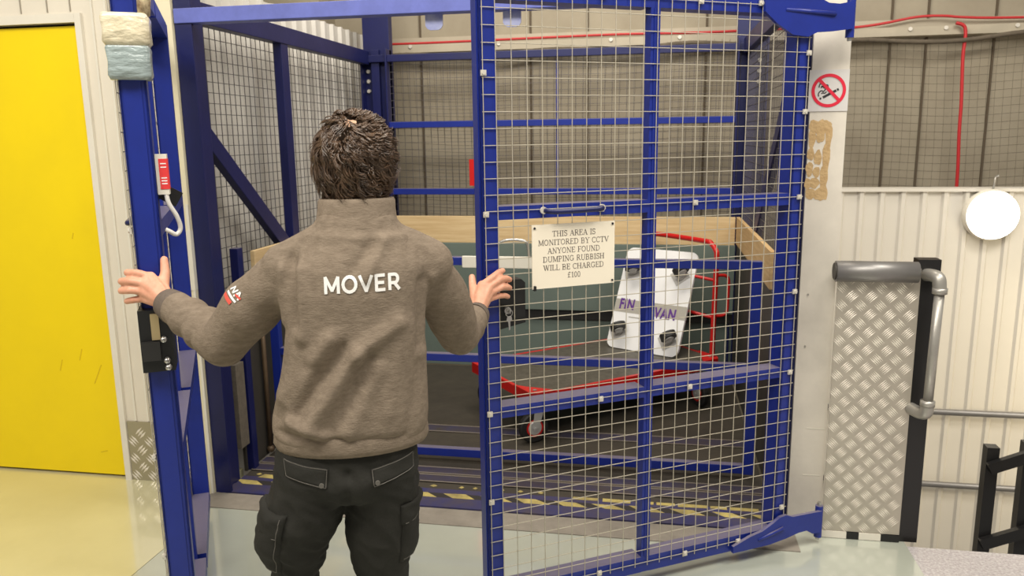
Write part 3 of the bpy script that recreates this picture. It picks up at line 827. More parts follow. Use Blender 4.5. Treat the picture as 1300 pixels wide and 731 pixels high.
# slam lock on the free end
b = NB(); box(b, 1.405, 1.505, -0.004, 0.082, 1.055, 1.235); lk = link('lock_case', b, BLACK_P, gl, bevel=0.004)
b = NB(); box(b, 1.505, 1.512, 0.028, 0.050, 1.150, 1.225); link('striker', b, mat('worn_brass_striker', srgb(190, 170, 128), 0.35, metal=0.5), lk, bevel=0.003)
b = NB(); box(b, 1.505, 1.522, 0.0, 0.048, 1.092, 1.146); link('latch_cover', b, mat('latch_black', srgb(40, 39, 38), 0.35), lk, bevel=0.006)
for (y, z) in ((0.058, 1.150), (0.062, 1.088), (0.064, 1.068)):
    b = NB(); disc(b, (1.505, y, z), (1, 0, 0), 0.009, 0.012, 12); sphere(b, (1.517, y, z), 0.009, seg=10); link('chrome_stud', b, STEEL, lk, smooth=True)
# tape wrapped bundle
for (z0, z1, m, e) in ((1.955, 2.040, WRAP_A, 0.016), (1.868, 1.962, WRAP_B, 0.011)):
    b = NB(); loft(b, [(z0, 1.445, 0.037, 0.040 + e * 0.4, 0.045 + e * 0.4), (z0 + 0.012, 1.445, 0.037, 0.038 + e, 0.044 + e), ((z0 + z1) / 2, 1.446, 0.038, 0.036 + e, 0.042 + e), (z1 - 0.012, 1.444, 0.037, 0.039 + e, 0.045 + e), (z1, 1.445, 0.037, 0.034 + e, 0.040 + e)], 36, 7.0)
    link('tape_wrap', b, m, gl, smooth=True)
b = NB(); loft(b, [(2.035, 1.47, 0.085, 0.018, 0.016), (2.08, 1.47, 0.088, 0.02, 0.018), (2.13, 1.468, 0.084, 0.018, 0.016), (2.17, 1.47, 0.086, 0.014, 0.012)], 16, 2.2); link('tape_wrap', b, mat('grimy_tape_roll', srgb(214, 196, 160), 0.4, col2=srgb(110, 84, 60), noise_scale=60), gl, smooth=True)

# interlock switch with warning label and cable
sw = thing('interlock_switch', 'narrow white switch box with red label and white cable on the left gate', 'switch', (-2.175, 3.24, 0), A_L)
b = NB(); box(b, 1.405, 1.447, 0.0752, 0.106, 1.555, 1.668); link('switch_case', b, WHITE_T, sw, bevel=0.003)
b = NB(); box(b, 1.447, 1.4485, 0.084, 0.106, 1.570, 1.655); box(b, 1.41, 1.447, 0.106, 0.1075, 1.570, 1.655); link('warning_label', b, mat('red_label', srgb(226, 60, 60), 0.5, noise_amt=0.1, noise_scale=60), sw)
b = NB()
for z in (1.64, 1.63, 1.60, 1.592, 1.584):
    box(b, 1.4485, 1.449, 0.088, 0.103, z, z + 0.003)
link('label_lines', b, LOGO_W, sw)
b = NB(); tube(b, smooth_path([(1.440, 0.096, 1.565), (1.440, 0.100, 1.53), (1.430, 0.118, 1.49), (1.420, 0.124, 1.455), (1.425, 0.112, 1.438), (1.435, 0.096, 1.448), (1.438, 0.085, 1.455)], 6), 0.0065, 8); link('cable', b, WCABLE, sw, smooth=True)
b = NB(); obox(b, (1.392, 0.076, 1.565), (1.386, 0.125, 1.535), 0.034, 0.045); link('mounting_bracket', b, BLACK_P, sw)

# ---- notice on the right gate (own stroke-built serif letters)
GLY = {}
def arc(cx, cy, rx, ry, a0, a1, n=8): return [(cx + rx * math.cos(math.radians(a0 + (a1 - a0) * i / n)), cy + ry * math.sin(math.radians(a0 + (a1 - a0) * i / n))) for i in range(n + 1)]
Tk, Tn = 0.125, 0.06
sf = lambda x, y, w=0.16: ([(x - w, y), (x + w, y)], Tn)
GLY['T'] = (0.72, [([(.36, 0), (.36, 1)], Tk), ([(.02, .98), (.70, .98)], Tn), ([(.04, .98), (.04, .78)], Tn), ([(.68, .98), (.68, .78)], Tn), sf(.36, .02)])
GLY['H'] = (0.80, [([(.15, 0), (.15, 1)], Tk), ([(.65, 0), (.65, 1)], Tk), ([(.15, .52), (.65, .52)], Tn), sf(.15, .02, .14), sf(.15, .98, .14), sf(.65, .02, .14), sf(.65, .98, .14)])
GLY['I'] = (0.36, [([(.18, 0), (.18, 1)], Tk), sf(.18, .02), sf(.18, .98)])
GLY['S'] = (0.58, [(arc(.29, .74, .19, .24, 30, 250, 10) + arc(.29, .27, .22, .25, 80, -150, 10), .10), ([(.49, .98), (.49, .74)], Tn), ([(.07, .02), (.07, .26)], Tn)])
GLY['A'] = (0.78, [([(.10, 0), (.38, .98)], Tn), ([(.37, 1), (.68, 0)], Tk), ([(.2, .34), (.56, .34)], Tn), sf(.10, .02, .12), sf(.67, .02, .14)])
GLY['R'] = (0.74, [([(.15, 0), (.15, 1)], Tk), ([(.12, .98), (.36, .98)] + arc(.36, .75, .2, .23, 90, -90) + [(.15, .52)], .08), ([(.34, .52), (.66, .02)], Tk), sf(.15, .02, .14), sf(.69, .02, .07)])
GLY['E'] = (0.66, [([(.15, 0), (.15, 1)], Tk), ([(.02, .98), (.58, .98)], Tn), ([(.15, .52), (.46, .52)], Tn), ([(.02, .02), (.62, .02)], Tn), ([(.58, .98), (.58, .78)], Tn), ([(.61, .02), (.61, .24)], Tn), ([(.45, .40), (.45, .64)], Tn)])
GLY['M'] = (0.94, [([(.13, 0), (.13, 1)], Tn), ([(.15, 1), (.46, .06)], Tk), ([(.46, .04), (.78, 1)], Tn), ([(.79, 0), (.79, 1)], Tk), sf(.13, .02, .12), sf(.80, .02, .13), sf(.12, .98, .1), sf(.83, .98, .1)])
GLY['O'] = (0.78, [(arc(.38, .5, .31, .48, 0, 360, 20), .095)])
GLY['N'] = (0.80, [([(.14, 0), (.14, 1)], Tn), ([(.12, 1), (.66, 0)], Tk), ([(.66, 0), (.66, 1)], Tn), sf(.14, .02, .12), sf(.66, .98, .12), sf(.10, .98, .08)])
GLY['D'] = (0.78, [([(.15, 0), (.15, 1)], Tk), ([(.02, .98), (.32, .98)] + arc(.32, .5, .36, .48, 90, -90, 12) + [(.02, .02)], .08)])
GLY['B'] = (0.70, [([(.15, 0), (.15, 1)], Tk), ([(.02, .98), (.36, .98)] + arc(.36, .75, .17, .23, 90, -90) + [(.15, .52)], .08), ([(.15, .52), (.38, .52)] + arc(.38, .27, .21, .25, 90, -90) + [(.02, .02)], .08)])
GLY['Y'] = (0.74, [([(.08, 1), (.37, .46)], Tk), ([(.66, 1), (.37, .46)], Tn), ([(.37, 0), (.37, .46)], Tk), sf(.37, .02), sf(.1, .98, .11), sf(.64, .98, .11)])
GLY['C'] = (0.70, [(arc(.38, .5, .31, .48, 42, 318, 16), .09), ([(.61, .98), (.61, .70)], Tn)])
GLY['V'] = (0.76, [([(.08, 1), (.38, 0)], Tk), ([(.67, 1), (.38, 0)], Tn), sf(.1, .98, .12), sf(.66, .98, .11)])
GLY['F'] = (0.62, [([(.15, 0), (.15, 1)], Tk), ([(.02, .98), (.58, .98)], Tn), ([(.15, .50), (.45, .50)], Tn), ([(.58, .98), (.58, .76)], Tn), ([(.44, .38), (.44, .62)], Tn), sf(.15, .02, .14)])
GLY['U'] = (0.78, [([(.15, 1)] + arc(.39, .28, .24, .27, 180, 360, 10) + [(.64, 1)], .09), sf(.15, .98, .13), sf(.64, .98, .11)])
GLY['P'] = (0.64, [([(.15, 0), (.15, 1)], Tk), ([(.02, .98), (.34, .98)] + arc(.34, .73, .21, .25, 90, -90) + [(.15, .48)], .08), sf(.15, .02, .14)])
GLY['G'] = (0.78, [(arc(.38, .5, .31, .48, 42, 320, 16), .09), ([(.63, .44), (.63, .08)], Tk), sf(.62, .44, .13), ([(.61, .98), (.61, .72)], Tn)])
GLY['W'] = (1.02, [([(.08, 1), (.32, 0)], Tk), ([(.52, .95), (.32, 0)], Tn), ([(.5, 1), (.72, 0)], Tk), ([(.94, 1), (.72, 0)], Tn), sf(.08, .98, .1), sf(.5, .98, .1), sf(.93, .98, .09)])
GLY['L'] = (0.64, [([(.15, 0), (.15, 1)], Tk), ([(.02, .02), (.60, .02)], Tn), ([(.59, .02), (.59, .26)], Tn), sf(.15, .98, .14)])
GLY['\u00a3'] = (0.58, [(arc(.34, .76, .15, .22, 20, 180, 8) + [(.2, .45), (.2, .16), (.1, .03)], .09), ([(.05, .50), (.40, .50)], Tn), ([(.06, .05), (.3, .03), (.5, .10)], .08)])
GLY['1'] = (0.46, [([(.26, 0), (.26, 1)], Tk), ([(.08, .86), (.26, .98)], Tn), sf(.26, .02)])
GLY['0'] = (0.54, [(arc(.27, .5, .19, .48, 0, 360, 18), .085)])
GLY[' '] = (0.34, [])


def serif_line(bm, text, cx, z, h, y, sgn, xs=1.16):
    w = sum(GLY[c][0] + 0.04 for c in text) * h * xs
    x = cx - sgn * w / 2 * 1.0
    for c in text:
        adv, strokes = GLY[c]
        for pts, th in strokes:
            for i in range(len(pts) - 1):
                a = Vector((x + sgn * pts[i][0] * h * xs, y, z + pts[i][1] * h)); d = Vector((x + sgn * pts[i + 1][0] * h * xs, y, z + pts[i + 1][1] * h))
                if (d - a).length < 1e-6: continue
                t = (d - a).normalized(); e = t * th * h * 0.25 if len(pts) > 2 else Vector()
                obox(bm, a - e, d + e, th * h, 0.0006, up=(0, 1, 0))
        x += sgn * (adv + 0.04) * h * xs


sg = thing('notice_sign', 'cream rectangular CCTV notice wired to the right mesh gate', 'sign', (0.70, 3.24, 0), A_R)
b = NB(); box(b, 0.985, 1.293, 0.006, 0.010, 1.199, 1.415); link('sign_board', b, SIGN, sg, bevel=0.001)
b = NB()
for i, tx in enumerate(('THIS AREA IS', 'MONITORED BY CCTV', 'ANYONE FOUND', 'DUMPING RUBBISH', 'WILL BE CHARGED', '\u00a3100')):
    serif_line(b, tx, 1.139, 1.3735 - 0.0286 * i, 0.0186, 0.0103, -1)
link('lettering', b, SIGN_TXT, sg)
for (x, z) in ((0.994, 1.406), (1.284, 1.404), (0.993, 1.209), (1.285, 1.207)):
    b = NB(); disc(b, (x, 0.009, z), (0, 1, 0), 0.004, 0.004, 8); link('screw', b, SIGN_BLK, sg)
b = NB(); box(b, 1.281, 1.289, 0.005, 0.016, 1.194, 1.210); link('cable_tie', b, BLACK_P, sg)

# ================================================================== TROLLEY
TA = math.radians(39.5)
tr = thing('platform_trolley', 'red platform trolley with dark deck and U handle inside the lift', 'trolley', (-0.64, 4.10, 0.005), TA)
LD, WD, ZD = 1.37, 0.77, 0.30
def rrect(x0, x1, y0, y1, r, n=6):
    out = []
    for cx, cy, a in ((x1 - r, y1 - r, 0), (x0 + r, y1 - r, 90), (x0 + r, y0 + r, 180), (x1 - r, y0 + r, 270)):
        for i in range(n + 1): out.append((cx + r * math.cos(math.radians(a + 90 * i / n)), cy + r * math.sin(math.radians(a + 90 * i / n))))
    return out
b = NB(); prism(b, rrect(0.012, LD - 0.012, 0.012, WD - 0.012, 0.05), (0, 0, ZD - 0.012), (1, 0, 0), (0, 1, 0), 0.014); link('deck', b, DECK, tr)
b = NB()
pts = rrect(0.0, LD, 0.0, WD, 0.06); P3 = [(x, y, ZD - 0.025) for x, y in pts]
for i in range(len(P3)):
    obox(b, P3[i], P3[(i + 1) % len(P3)], 0.022, 0.055)
for x in (0.25, 0.75, 1.2): box(b, x - 0.02, x + 0.02, 0.0, WD, ZD - 0.05, ZD - 0.015)
link('frame', b, RED, tr)
for (x, y, sx, sy) in ((0.0, 0.0, 1, 1), (0.0, WD, 1, -1), (LD, 0.0, -1, 1), (LD, WD, -1, -1)):
    b = NB(); prism(b, [(x - 0.012 * sx, y + 0.20 * sy), (x - 0.012 * sx, y + 0.03 * sy), (x + 0.02 * sx, y - 0.012 * sy), (x + 0.14 * sx, y - 0.012 * sy), (x + 0.10 * sx, y + 0.05 * sy), (x + 0.03 * sx, y + 0.13 * sy)][::(1 if sx * sy > 0 else -1)], (0, 0, ZD - 0.055), (1, 0, 0), (0, 1, 0), 0.064)
    cb = link('corner_bracket', b, RED, tr, bevel=0.006)
    b = NB(); disc(b, (x + 0.035 * sx, y + 0.045 * sy, ZD + 0.009), (0, 0, 1), 0.012, 0.004, 8); link('rivet', b, GALV, cb)


def castor(parent, x, y, ztop, R, ang, rim=RED, wmat=RUBBER, wd=0.038):
    """swivel castor; wheel offset by its trail along ang"""
    c = bpy.data.objects.new('castor', None); COL.objects.link(c); c.parent = parent; c.location = (x, y, 0); c.rotation_euler = (0, 0, ang)
    tr_ = 0.035
    b = NB(); box(b, -0.05, 0.05, -0.04, 0.04, ztop - 0.008, ztop); disc(b, (0, 0, ztop - 0.03), (0, 0, 1), 0.03, 0.024, 14)
    for sgn in (-1, 1):
        prism(b, [(-0.03, ztop - 0.03), (0.035, ztop - 0.03), (tr_ + 0.018, R), (tr_, R - 0.02), (tr_ - 0.018, R)], (0, sgn * 0.028 + 0.002, 0), (1, 0, 0), (0, 0, 1), 0.004)
    link('fork', b, GREY_PL, c)
    b = NB(); tube(b, [(tr_, -wd / 2, R), (tr_, -wd * 0.36, R), (tr_, wd * 0.36, R), (tr_, wd / 2, R)], [R * 0.92, R, R, R * 0.92], 28)
    link('tyre', b, wmat, c, smooth=False)
    b = NB()
    for sgn in (-1, 1):
        disc(b, (tr_, sgn * wd / 2, R), (0, sgn, 0), R * 0.58, 0.003, 24)
    link('rim', b, rim, c)
    b = NB()
    for sgn in (-1, 1):
        disc(b, (tr_, sgn * (wd / 2 + 0.003), R), (0, sgn, 0), R * 0.47, 0.003, 24, R * 0.42)
    disc(b, (tr_, -0.034, R), (0, 1, 0), 0.008, 0.068, 10)
    link('hub', b, GREY_PL, c)
    return c


castor(tr, 0.07, 0.06, ZD - 0.05, 0.088, math.radians(-165 - 39.5 + 20))
castor(tr, 0.10, WD - 0.10, ZD - 0.05, 0.088, math.radians(150 - 39.5))
castor(tr, LD - 0.12, 0.07, ZD - 0.05, 0.088, math.radians(-60 - 39.5))
castor(tr, LD - 0.12, WD - 0.10, ZD - 0.05, 0.088, math.radians(100 - 39.5))
b = NB()
hx = LD - 0.02
pts = [(hx, 0.045, ZD - 0.02), (hx + 0.005, 0.045, 0.60), (hx + 0.012, 0.045, 0.93), (hx + 0.013, 0.055, 0.985), (hx + 0.014, 0.10, 1.025), (hx + 0.014, 0.16, 1.035), (hx + 0.014, 0.60, 1.035), (hx + 0.014, 0.68, 1.02), (hx + 0.013, 0.72, 0.985), (hx + 0.012, 0.73, 0.93), (hx + 0.005, 0.73, 0.60), (hx, 0.73, ZD - 0.02)]
tube(b, smooth_path(pts, 5), 0.0165, 14)
for z in (0.80, 0.56): tube(b, [(hx + 0.006, 0.045, z), (hx + 0.006, 0.73, z)], 0.010, 10)
link('handle', b, RED, tr, smooth=True)
b = NB()
tube(b, smooth_path([(hx, 0.045, 0.83), (hx + 0.06, 0.02, 0.83), (hx + 0.085, 0.01, 0.80), (hx + 0.085, 0.01, 0.70), (hx + 0.08, 0.01, 0.60), (hx + 0.05, 0.02, 0.575), (hx, 0.045, 0.575)], 5), 0.010, 8)
link('side_loop', b, RED, tr, smooth=True)

# white dolly board leaning on the trolley handle
up = Vector((0.135, 0.235, 0.60)).normalized(); ex = Vector((0.884, -0.468, 0.0)).normalized(); ez = ex.cross(up).normalized(); up = ez.cross(ex).normalized()
dm = Matrix.Identity(4)
org = Vector((-0.080, 5.050, 0.312))
for i in range(3): dm[i][0] = ex[i]; dm[i][1] = up[i]; dm[i][2] = ez[i]; dm[i][3] = org[i]
do = thing('dolly_board', 'white wheeled dolly board with purple lettering leaning on the trolley handle', 'dolly')
do.matrix_world = dm
BW, BH = 0.262, 0.70
b = NB(); prism(b, rrect(-BW, BW, 0.0, BH, 0.05), (0, 0, -0.018), (1, 0, 0), (0, 1, 0), 0.018); link('board', b, WHITE_B, do, bevel=0.002)
b = NB(); box(b, -BW + 0.001, BW - 0.001, 0.245, 0.335, 0.0002, 0.0008); link('grey_band', b, GREY_BAND, do)
for tx, cx, cy, rz_ in (('FIN', -0.172, 0.300, 0.0), ('VAN', 0.118, 0.268, 0.0)):
    tb = text_bm(tx, 0.078, 0.0006, 0.0028); bmesh.ops.scale(tb, vec=(0.9, 1.25, 1), verts=tb.verts); bmesh.ops.translate(tb, vec=(cx, cy, 0.0016), verts=tb.verts); link('lettering', tb, PURPLE, do)
b = NB(); box(b, -0.14, -0.06, 0.215, 0.222, 0.0009, 0.0014); link('small_print', b, GREY_BAND, do)
for i, (x, y, a) in enumerate(((-0.195, 0.115, 0.5), (0.175, 0.10, 0.6), (-0.19, 0.535, 0.3), (0.165, 0.535, 0.7))):
    c = bpy.data.objects.new('castor', None); COL.objects.link(c); c.parent = do; c.location = (x, y, 0.0); c.rotation_euler = (0, 0, a); c.scale = (1.35, 1.35, 1.15)
    b = NB(); box(b, -0.04, 0.04, -0.035, 0.035, 0.0, 0.004); disc(b, (0, 0, 0.004), (0, 0, 1), 0.026, 0.014, 14)
    for sgn in (-1, 1): prism(b, [(-0.02, 0.016), (0.03, 0.016), (0.042, 0.066), (0.014, 0.066)], (0, sgn * 0.020 + 0.002, 0), (1, 0, 0), (0, 0, 1), 0.003)
    link('fork', b, GREY_PL, c)
    b = NB(); tube(b, [(0.028, -0.014, 0.062), (0.028, 0.014, 0.062)], 0.040, 22); link('wheel', b, RUBBER, c, bevel=0.004)
    b = NB(); disc(b, (0.028, -0.019, 0.062), (0, 1, 0), 0.022, 0.038, 18); link('hub', b, GREY_PL, c)

# ================================================================== PERSON
PO = Vector((-0.73, 1.82, 0)); PA = math.radians(20)
PRx = Vector((math.cos(PA), math.sin(PA), 0)); PFw = Vector((-math.sin(PA), math.cos(PA), 0))
def loc_(w):
    d = Vector(w) - PO
    return Vector((d.dot(PRx), d.dot(PFw), d.z))
WL = loc_((-1.311, 1.918, 1.262)); EL = Vector((-0.347, 0.13, 1.191)); SL = Vector((-0.160, 0.02, 1.405))
WR = loc_((-0.545, 2.345, 1.155)); ER = Vector((0.274, 0.21, 1.151)); SR = Vector((0.185, 0.03, 1.400))
HC = Vector((0.015, 0.045, 1.648))     # head centre
# ---- continuous body (skin)
b = NB()
loft(b, [(0.90, -.04, 0, .12, .08), (1.05, -.015, 0, .13, .085), (1.2, 0, 0, .14, .095), (1.33, 0, 0, .15, .095), (1.42, .005, 0.005, .14, .085), (1.47, .008, .01, .09, .07), (1.50, .01, .015, .06, .058)], 24, 2.3)
chain(b, [(0.008, 0.012, 1.44), (0.012, 0.026, 1.54), (0.015, 0.04, 1.60)], [0.062, 0.056, 0.058])
sphere(b, HC, 1, 0.077, 0.096, 0.108, 20)
sphere(b, HC + Vector((0, 0.035, -0.065)), 1, 0.056, 0.068, 0.062, 16)      # jaw
sphere(b, HC + Vector((0, 0.105, -0.012)), 1, 0.013, 0.020, 0.024, 10)      # nose
sphere(b, HC + Vector((0, 0.085, 0.022)), 1, 0.052, 0.018, 0.014, 12)       # brow
sphere(b, HC + Vector((0, 0.094, -0.062)), 1, 0.025, 0.014, 0.007, 10)      # upper lip
sphere(b, HC + Vector((0, 0.092, -0.074)), 1, 0.022, 0.014, 0.007, 10)      # lower lip
sphere(b, HC + Vector((0, 0.088, -0.108)), 1, 0.024, 0.020, 0.020, 10)      # chin
for sgn in (-1, 1):
    sphere(b, HC + Vector((sgn * 0.080, -0.004, -0.018)), 1, 0.011, 0.020, 0.032, 12, rot=Euler((0.2, sgn * 0.25, 0)).to_matrix())
    sphere(b, HC + Vector((sgn * 0.030, 0.080, 0.002)), 1, 0.015, 0.012, 0.011, 10)
chain(b, [SL, EL, WL], [0.048, 0.038, 0.027]); chain(b, [SR, ER, WR], [0.048, 0.038, 0.027])
chain(b, [(-0.11, 0, 0.90), (-0.160, 0.005, 0.76), (-0.186, 0.035, 0.63), (-0.200, 0.05, 0.52), (-0.196, 0.02, 0.09)], [0.075, 0.070, 0.052, 0.042, 0.034])
chain(b, [(0.030, 0, 0.90), (0.040, 0.005, 0.76), (0.034, 0.015, 0.67), (0.032, 0.03, 0.52), (0.045, 0.0, 0.09)], [0.075, 0.070, 0.056, 0.044, 0.034])
def hand(W, fingers, thumb, rpalm=0.0185):
    k = [loc_(f[0]) for f in fingers]
    for q in k: capsule(b, W, q, 0.020, rpalm * 0.86, 10)
    for i in range(3):
        capsule(b, k[i], k[i + 1], rpalm * 0.84, rpalm * 0.84, 10)
        capsule(b, W.lerp(k[i], 0.55), W.lerp(k[i + 1], 0.55), rpalm, rpalm, 10)
    for f, rr_ in zip(fingers, (0.0112, 0.0116, 0.0112, 0.0100)):
        P = [loc_(q) for q in f]
        n = len(P); chain(b, P, [rr_ * (1.08 - 0.22 * i / (n - 1)) for i in range(n)], 10)
    T_ = [W.lerp(loc_(thumb[0]), 0.35)] + [loc_(q) for q in thumb]
    chain(b, T_, [0.019, 0.0165, 0.0135, 0.0112], 10)
hand(WR, [[(-0.543, 2.426, 1.236), (-0.511, 2.451, 1.260), (-0.498, 2.480, 1.270), (-0.489, 2.501, 1.272)],
          [(-0.526, 2.432, 1.226), (-0.490, 2.464, 1.250), (-0.476, 2.493, 1.248), (-0.469, 2.514, 1.240)],
          [(-0.524, 2.432, 1.207), (-0.486, 2.467, 1.224), (-0.474, 2.494, 1.220), (-0.469, 2.514, 1.212)],
          [(-0.530, 2.434, 1.187), (-0.496, 2.470, 1.194), (-0.480, 2.494, 1.190), (-0.475, 2.512, 1.183)]],
     [(-0.562, 2.405, 1.200), (-0.577, 2.441, 1.233), (-0.588, 2.480, 1.252)])
hand(WL, [[(-1.391, 1.960, 1.330), (-1.420, 1.945, 1.343), (-1.458, 1.955, 1.342), (-1.464, 1.987, 1.334)],
          [(-1.397, 1.945, 1.314), (-1.432, 1.932, 1.322), (-1.470, 1.943, 1.319), (-1.478, 1.977, 1.312)],
          [(-1.402, 1.942, 1.293), (-1.436, 1.930, 1.297), (-1.472, 1.941, 1.292), (-1.480, 1.975, 1.286)],
          [(-1.404, 1.949, 1.271), (-1.436, 1.941, 1.267), (-1.464, 1.949, 1.261), (-1.474, 1.977, 1.256)]],
     [(-1.358, 1.965, 1.300), (-1.364, 1.990, 1.340), (-1.374, 2.005, 1.372)])
bb = fuse(b, 0.0036, 2)
person = link('person', bb, SKIN, None, smooth=True, loc=PO, rot=(0, 0, PA))
tag(person, 'man seen from behind in brown fleece and dark cargo trousers holding both gates', 'person')


# ---- fleece jacket
def seg_dist(co, a, c):
    a = np.array(a); c = np.array(c); d = c - a; L2 = d @ d
    t = np.clip(((co - a) @ d) / L2, 0, 1)
    return np.linalg.norm(co - (a + t[:, None] * d), axis=1)


FOLDS = [  # (a, b, width, height) ridges and valleys on the fleece
    ((0.10, -.12, 1.27), (0.0, -.12, 1.20), .020, .011), ((0.0, -.12, 1.20), (-0.12, -.12, 1.03), .022, .014), ((-0.03, -.12, 1.215), (-0.15, -.11, 1.05), .018, -.010),
    ((0.05, -.12, 1.16), (-0.03, -.12, 1.0), .020, .006), ((0.03, -.12, 1.19), (-0.07, -.12, 1.02), .018, -.010),
    ((-0.06, -.12, 1.24), (-0.18, -.09, 1.08), .020, .011), ((-0.12, -.11, 1.17), (-0.205, -.06, 1.03), .016, -.008),
    ((0.165, -.07, 1.36), (0.155, -.09, 1.20), .014, -.012), ((0.185, -.05, 1.36), (0.185, -.05, 1.24), .016, .008),
    ((-0.145, -.08, 1.43), (-0.140, -.10, 1.27), .014, -.011), ((-0.120, -.10, 1.40), (-0.125, -.11, 1.24), .015, .010), ((-0.165, -.07, 1.40), (-0.175, -.05, 1.27), .014, .009),
    ((0.05, -.12, 1.46), (0.0, -.12, 1.40), .018, -.007), ((0.07, -.11, 1.46), (0.03, -.12, 1.38), .015, .006),
    ((-0.20, -.08, 1.00), (-0.05, -.13, .985), .014, -.010), ((-0.05, -.13, .985), (0.10, -.13, .975), .012, -.006), ((-0.17, -.09, 1.035), (-0.09, -.12, 1.0), .014, .010),
    ((0.12, -.12, 1.25), (0.07, -.12, 1.05), .025, .005), ((0.15, -.10, 1.15), (0.12, -.12, 0.99), .018, -.006),
    ((-0.10, -.12, 1.475), (0.12, -.12, 1.468), .012, .004)]


def arm_folds(co, A, B_, amp, freq, ph):
    A = np.array(A); B_ = np.array(B_); d = B_ - A; L = np.linalg.norm(d); d = d / L
    t = (co - A) @ d; rad = np.linalg.norm(co - A - t[:, None] * d, axis=1)
    ang = np.arctan2((co - A)[:, 2], (co - A)[:, 1])
    m = np.clip(1 - np.abs(t / L - 0.5) * 1.9, 0, 1) * (rad < 0.095)
    return m * amp * (np.sin(freq * t + 1.4 * np.sin(ang + ph) + ph) + 0.5 * np.sin(freq * 0.57 * t - 2.0 * ang))


def jacket_disp(co, no):
    d = np.zeros(len(co)); back = np.clip((0.02 - co[:, 1]) / 0.05, 0, 1)
    for a, c, w, h in FOLDS:
        q = seg_dist(co * [1, 0, 1], (a[0], 0, a[2]), (c[0], 0, c[2])); d += 1.35 * h * np.exp(-(q / w) ** 2) * back
    d += arm_folds(co, SL, EL, 0.0030, 48, 0.4) + arm_folds(co, EL, WL, 0.0050, 78, 1.0)
    d += arm_folds(co, SR, ER, 0.0030, 42, 2.0) + arm_folds(co, ER, WR, 0.0045, 74, 0.3)
    nz = np.array([mnoise.noise(Vector((p[0] * 9, p[1] * 9, p[2] * 6))) for p in co]) * 0.0045
    nz += np.array([mnoise.noise(Vector((p[0] * 26, p[1] * 26, p[2] * 20))) for p in co]) * 0.0012
    return d + nz


b = NB()
loft(b, [(0.952, -.025, 0.0, .172, .112), (0.962, -.026, 0, .184, .122), (0.985, -.027, 0, .197, .130), (1.02, -.024, 0, .197, .130), (1.08, -.016, 0, .188, .124), (1.17, -.006, 0, .178, .120), (1.26, .0, 0, .172, .120), (1.34, .003, 0.0, .176, .119),
         (1.40, .006, .003, .172, .112), (1.445, .010, .008, .140, .098), (1.480, .012, .014, .112, .088), (1.505, .012, .018, .099, .086), (1.525, .013, .020, .093, .081)], 48, 2.4)
ELj = EL + Vector((0.0, -0.006, -0.008))
chain(b, [SL + Vector((0.03, 0, -0.005)), SL.lerp(EL, .5), ELj], [0.072, 0.074, 0.062], 18)
WLe = EL.lerp(WL, 0.93); WRe = ER.lerp(WR, 0.97)
chain(b, [ELj, EL.lerp(WL, .5), WLe], [0.062, 0.058, 0.043], 18)
chain(b, [SR + Vector((-0.03, 0, -0.005)), SR.lerp(ER, .5), ER], [0.070, 0.070, 0.060], 18)
chain(b, [ER, ER.lerp(WR, .5), WRe], [0.060, 0.054, 0.040], 18)
chain(b, [(-0.07, 0.01, 1.462), SL + Vector((0.0, 0.0, -0.012))], [0.045, 0.066], 18)
chain(b, [(0.09, 0.01, 1.458), SR + Vector((0.0, 0.0, -0.012))], [0.045, 0.064], 18)
jb = fuse(b, 0.0065, 8, jacket_disp)
bvh = BVHTree.FromBMesh(jb)
jacket = link('fleece_jacket', jb, FLEECE, person, smooth=True)
jacket['label'] = 'brown heather fleece jacket'


def ring_band(name, rings, m, parent, n=40, thick=0.006):
    """open knitted band: outer and inner wall; rings are lists of points"""
    b = NB(); R = []
    for ring in rings: R.append([b.verts.new(p) for p in ring])
    for i in range(len(R) - 1):
        k = len(R[i])
        for j_ in range(k): b.faces.new((R[i][j_], R[i][(j_ + 1) % k], R[i + 1][(j_ + 1) % k], R[i + 1][j_]))
    return link(name, b, m, parent, smooth=True)


def ell(z, cx, cy, hw, hd, tilt=0.0, n=48): return [Vector((cx + hw * math.cos(2 * PI * k / n), cy + hd * math.sin(2 * PI * k / n), z + tilt * math.sin(2 * PI * k / n))) for k in range(n)]
ring_band('collar', [ell(1.492, .012, .016, .104, .088), ell(1.510, .012, .018, .098, .085), ell(1.535, .013, .022, .095, .082), ell(1.553, .014, .024, .094, .080, -0.002), ell(1.560, .014, .024, .090, .076, -0.002), ell(1.556, .014, .024, .084, .070, -0.002), ell(1.535, .013, .022, .080, .068), ell(1.50, .012, .018, .080, .068)], FLEECE, jacket)
ring_band('hem_band', [ell(1.000, -.026, 0, .186, .120), ell(0.985, -.026, 0, .193, .127), ell(0.957, -.026, 0, .196, .130), ell(0.943, -.026, 0, .190, .124), ell(0.940, -.026, 0, .180, .114), ell(0.955, -.026, 0, .174, .108)], FLEECE, jacket)
for (E_, W__, r0) in ((EL, WL, 0.041), (ER, WR, 0.039)):
    t = (W__ - E_).normalized(); a = t.orthogonal().normalized(); c = t.cross(a)
    base = E_.lerp(W__, 0.86)
    def rg(s, r): return [base + t * s + (a * math.cos(2 * PI * k / 28) + c * math.sin(2 * PI * k / 28)) * r for k in range(28)]
    ring_band('cuff', [rg(0.0, r0 * 1.12), rg(0.008, r0 * 1.16), rg(0.030, r0 * 1.08), rg(0.046, r0 * 1.02), rg(0.050, r0 * 0.96), rg(0.048, r0 * 0.86), rg(0.02, r0 * 0.82)], RIB, jacket)


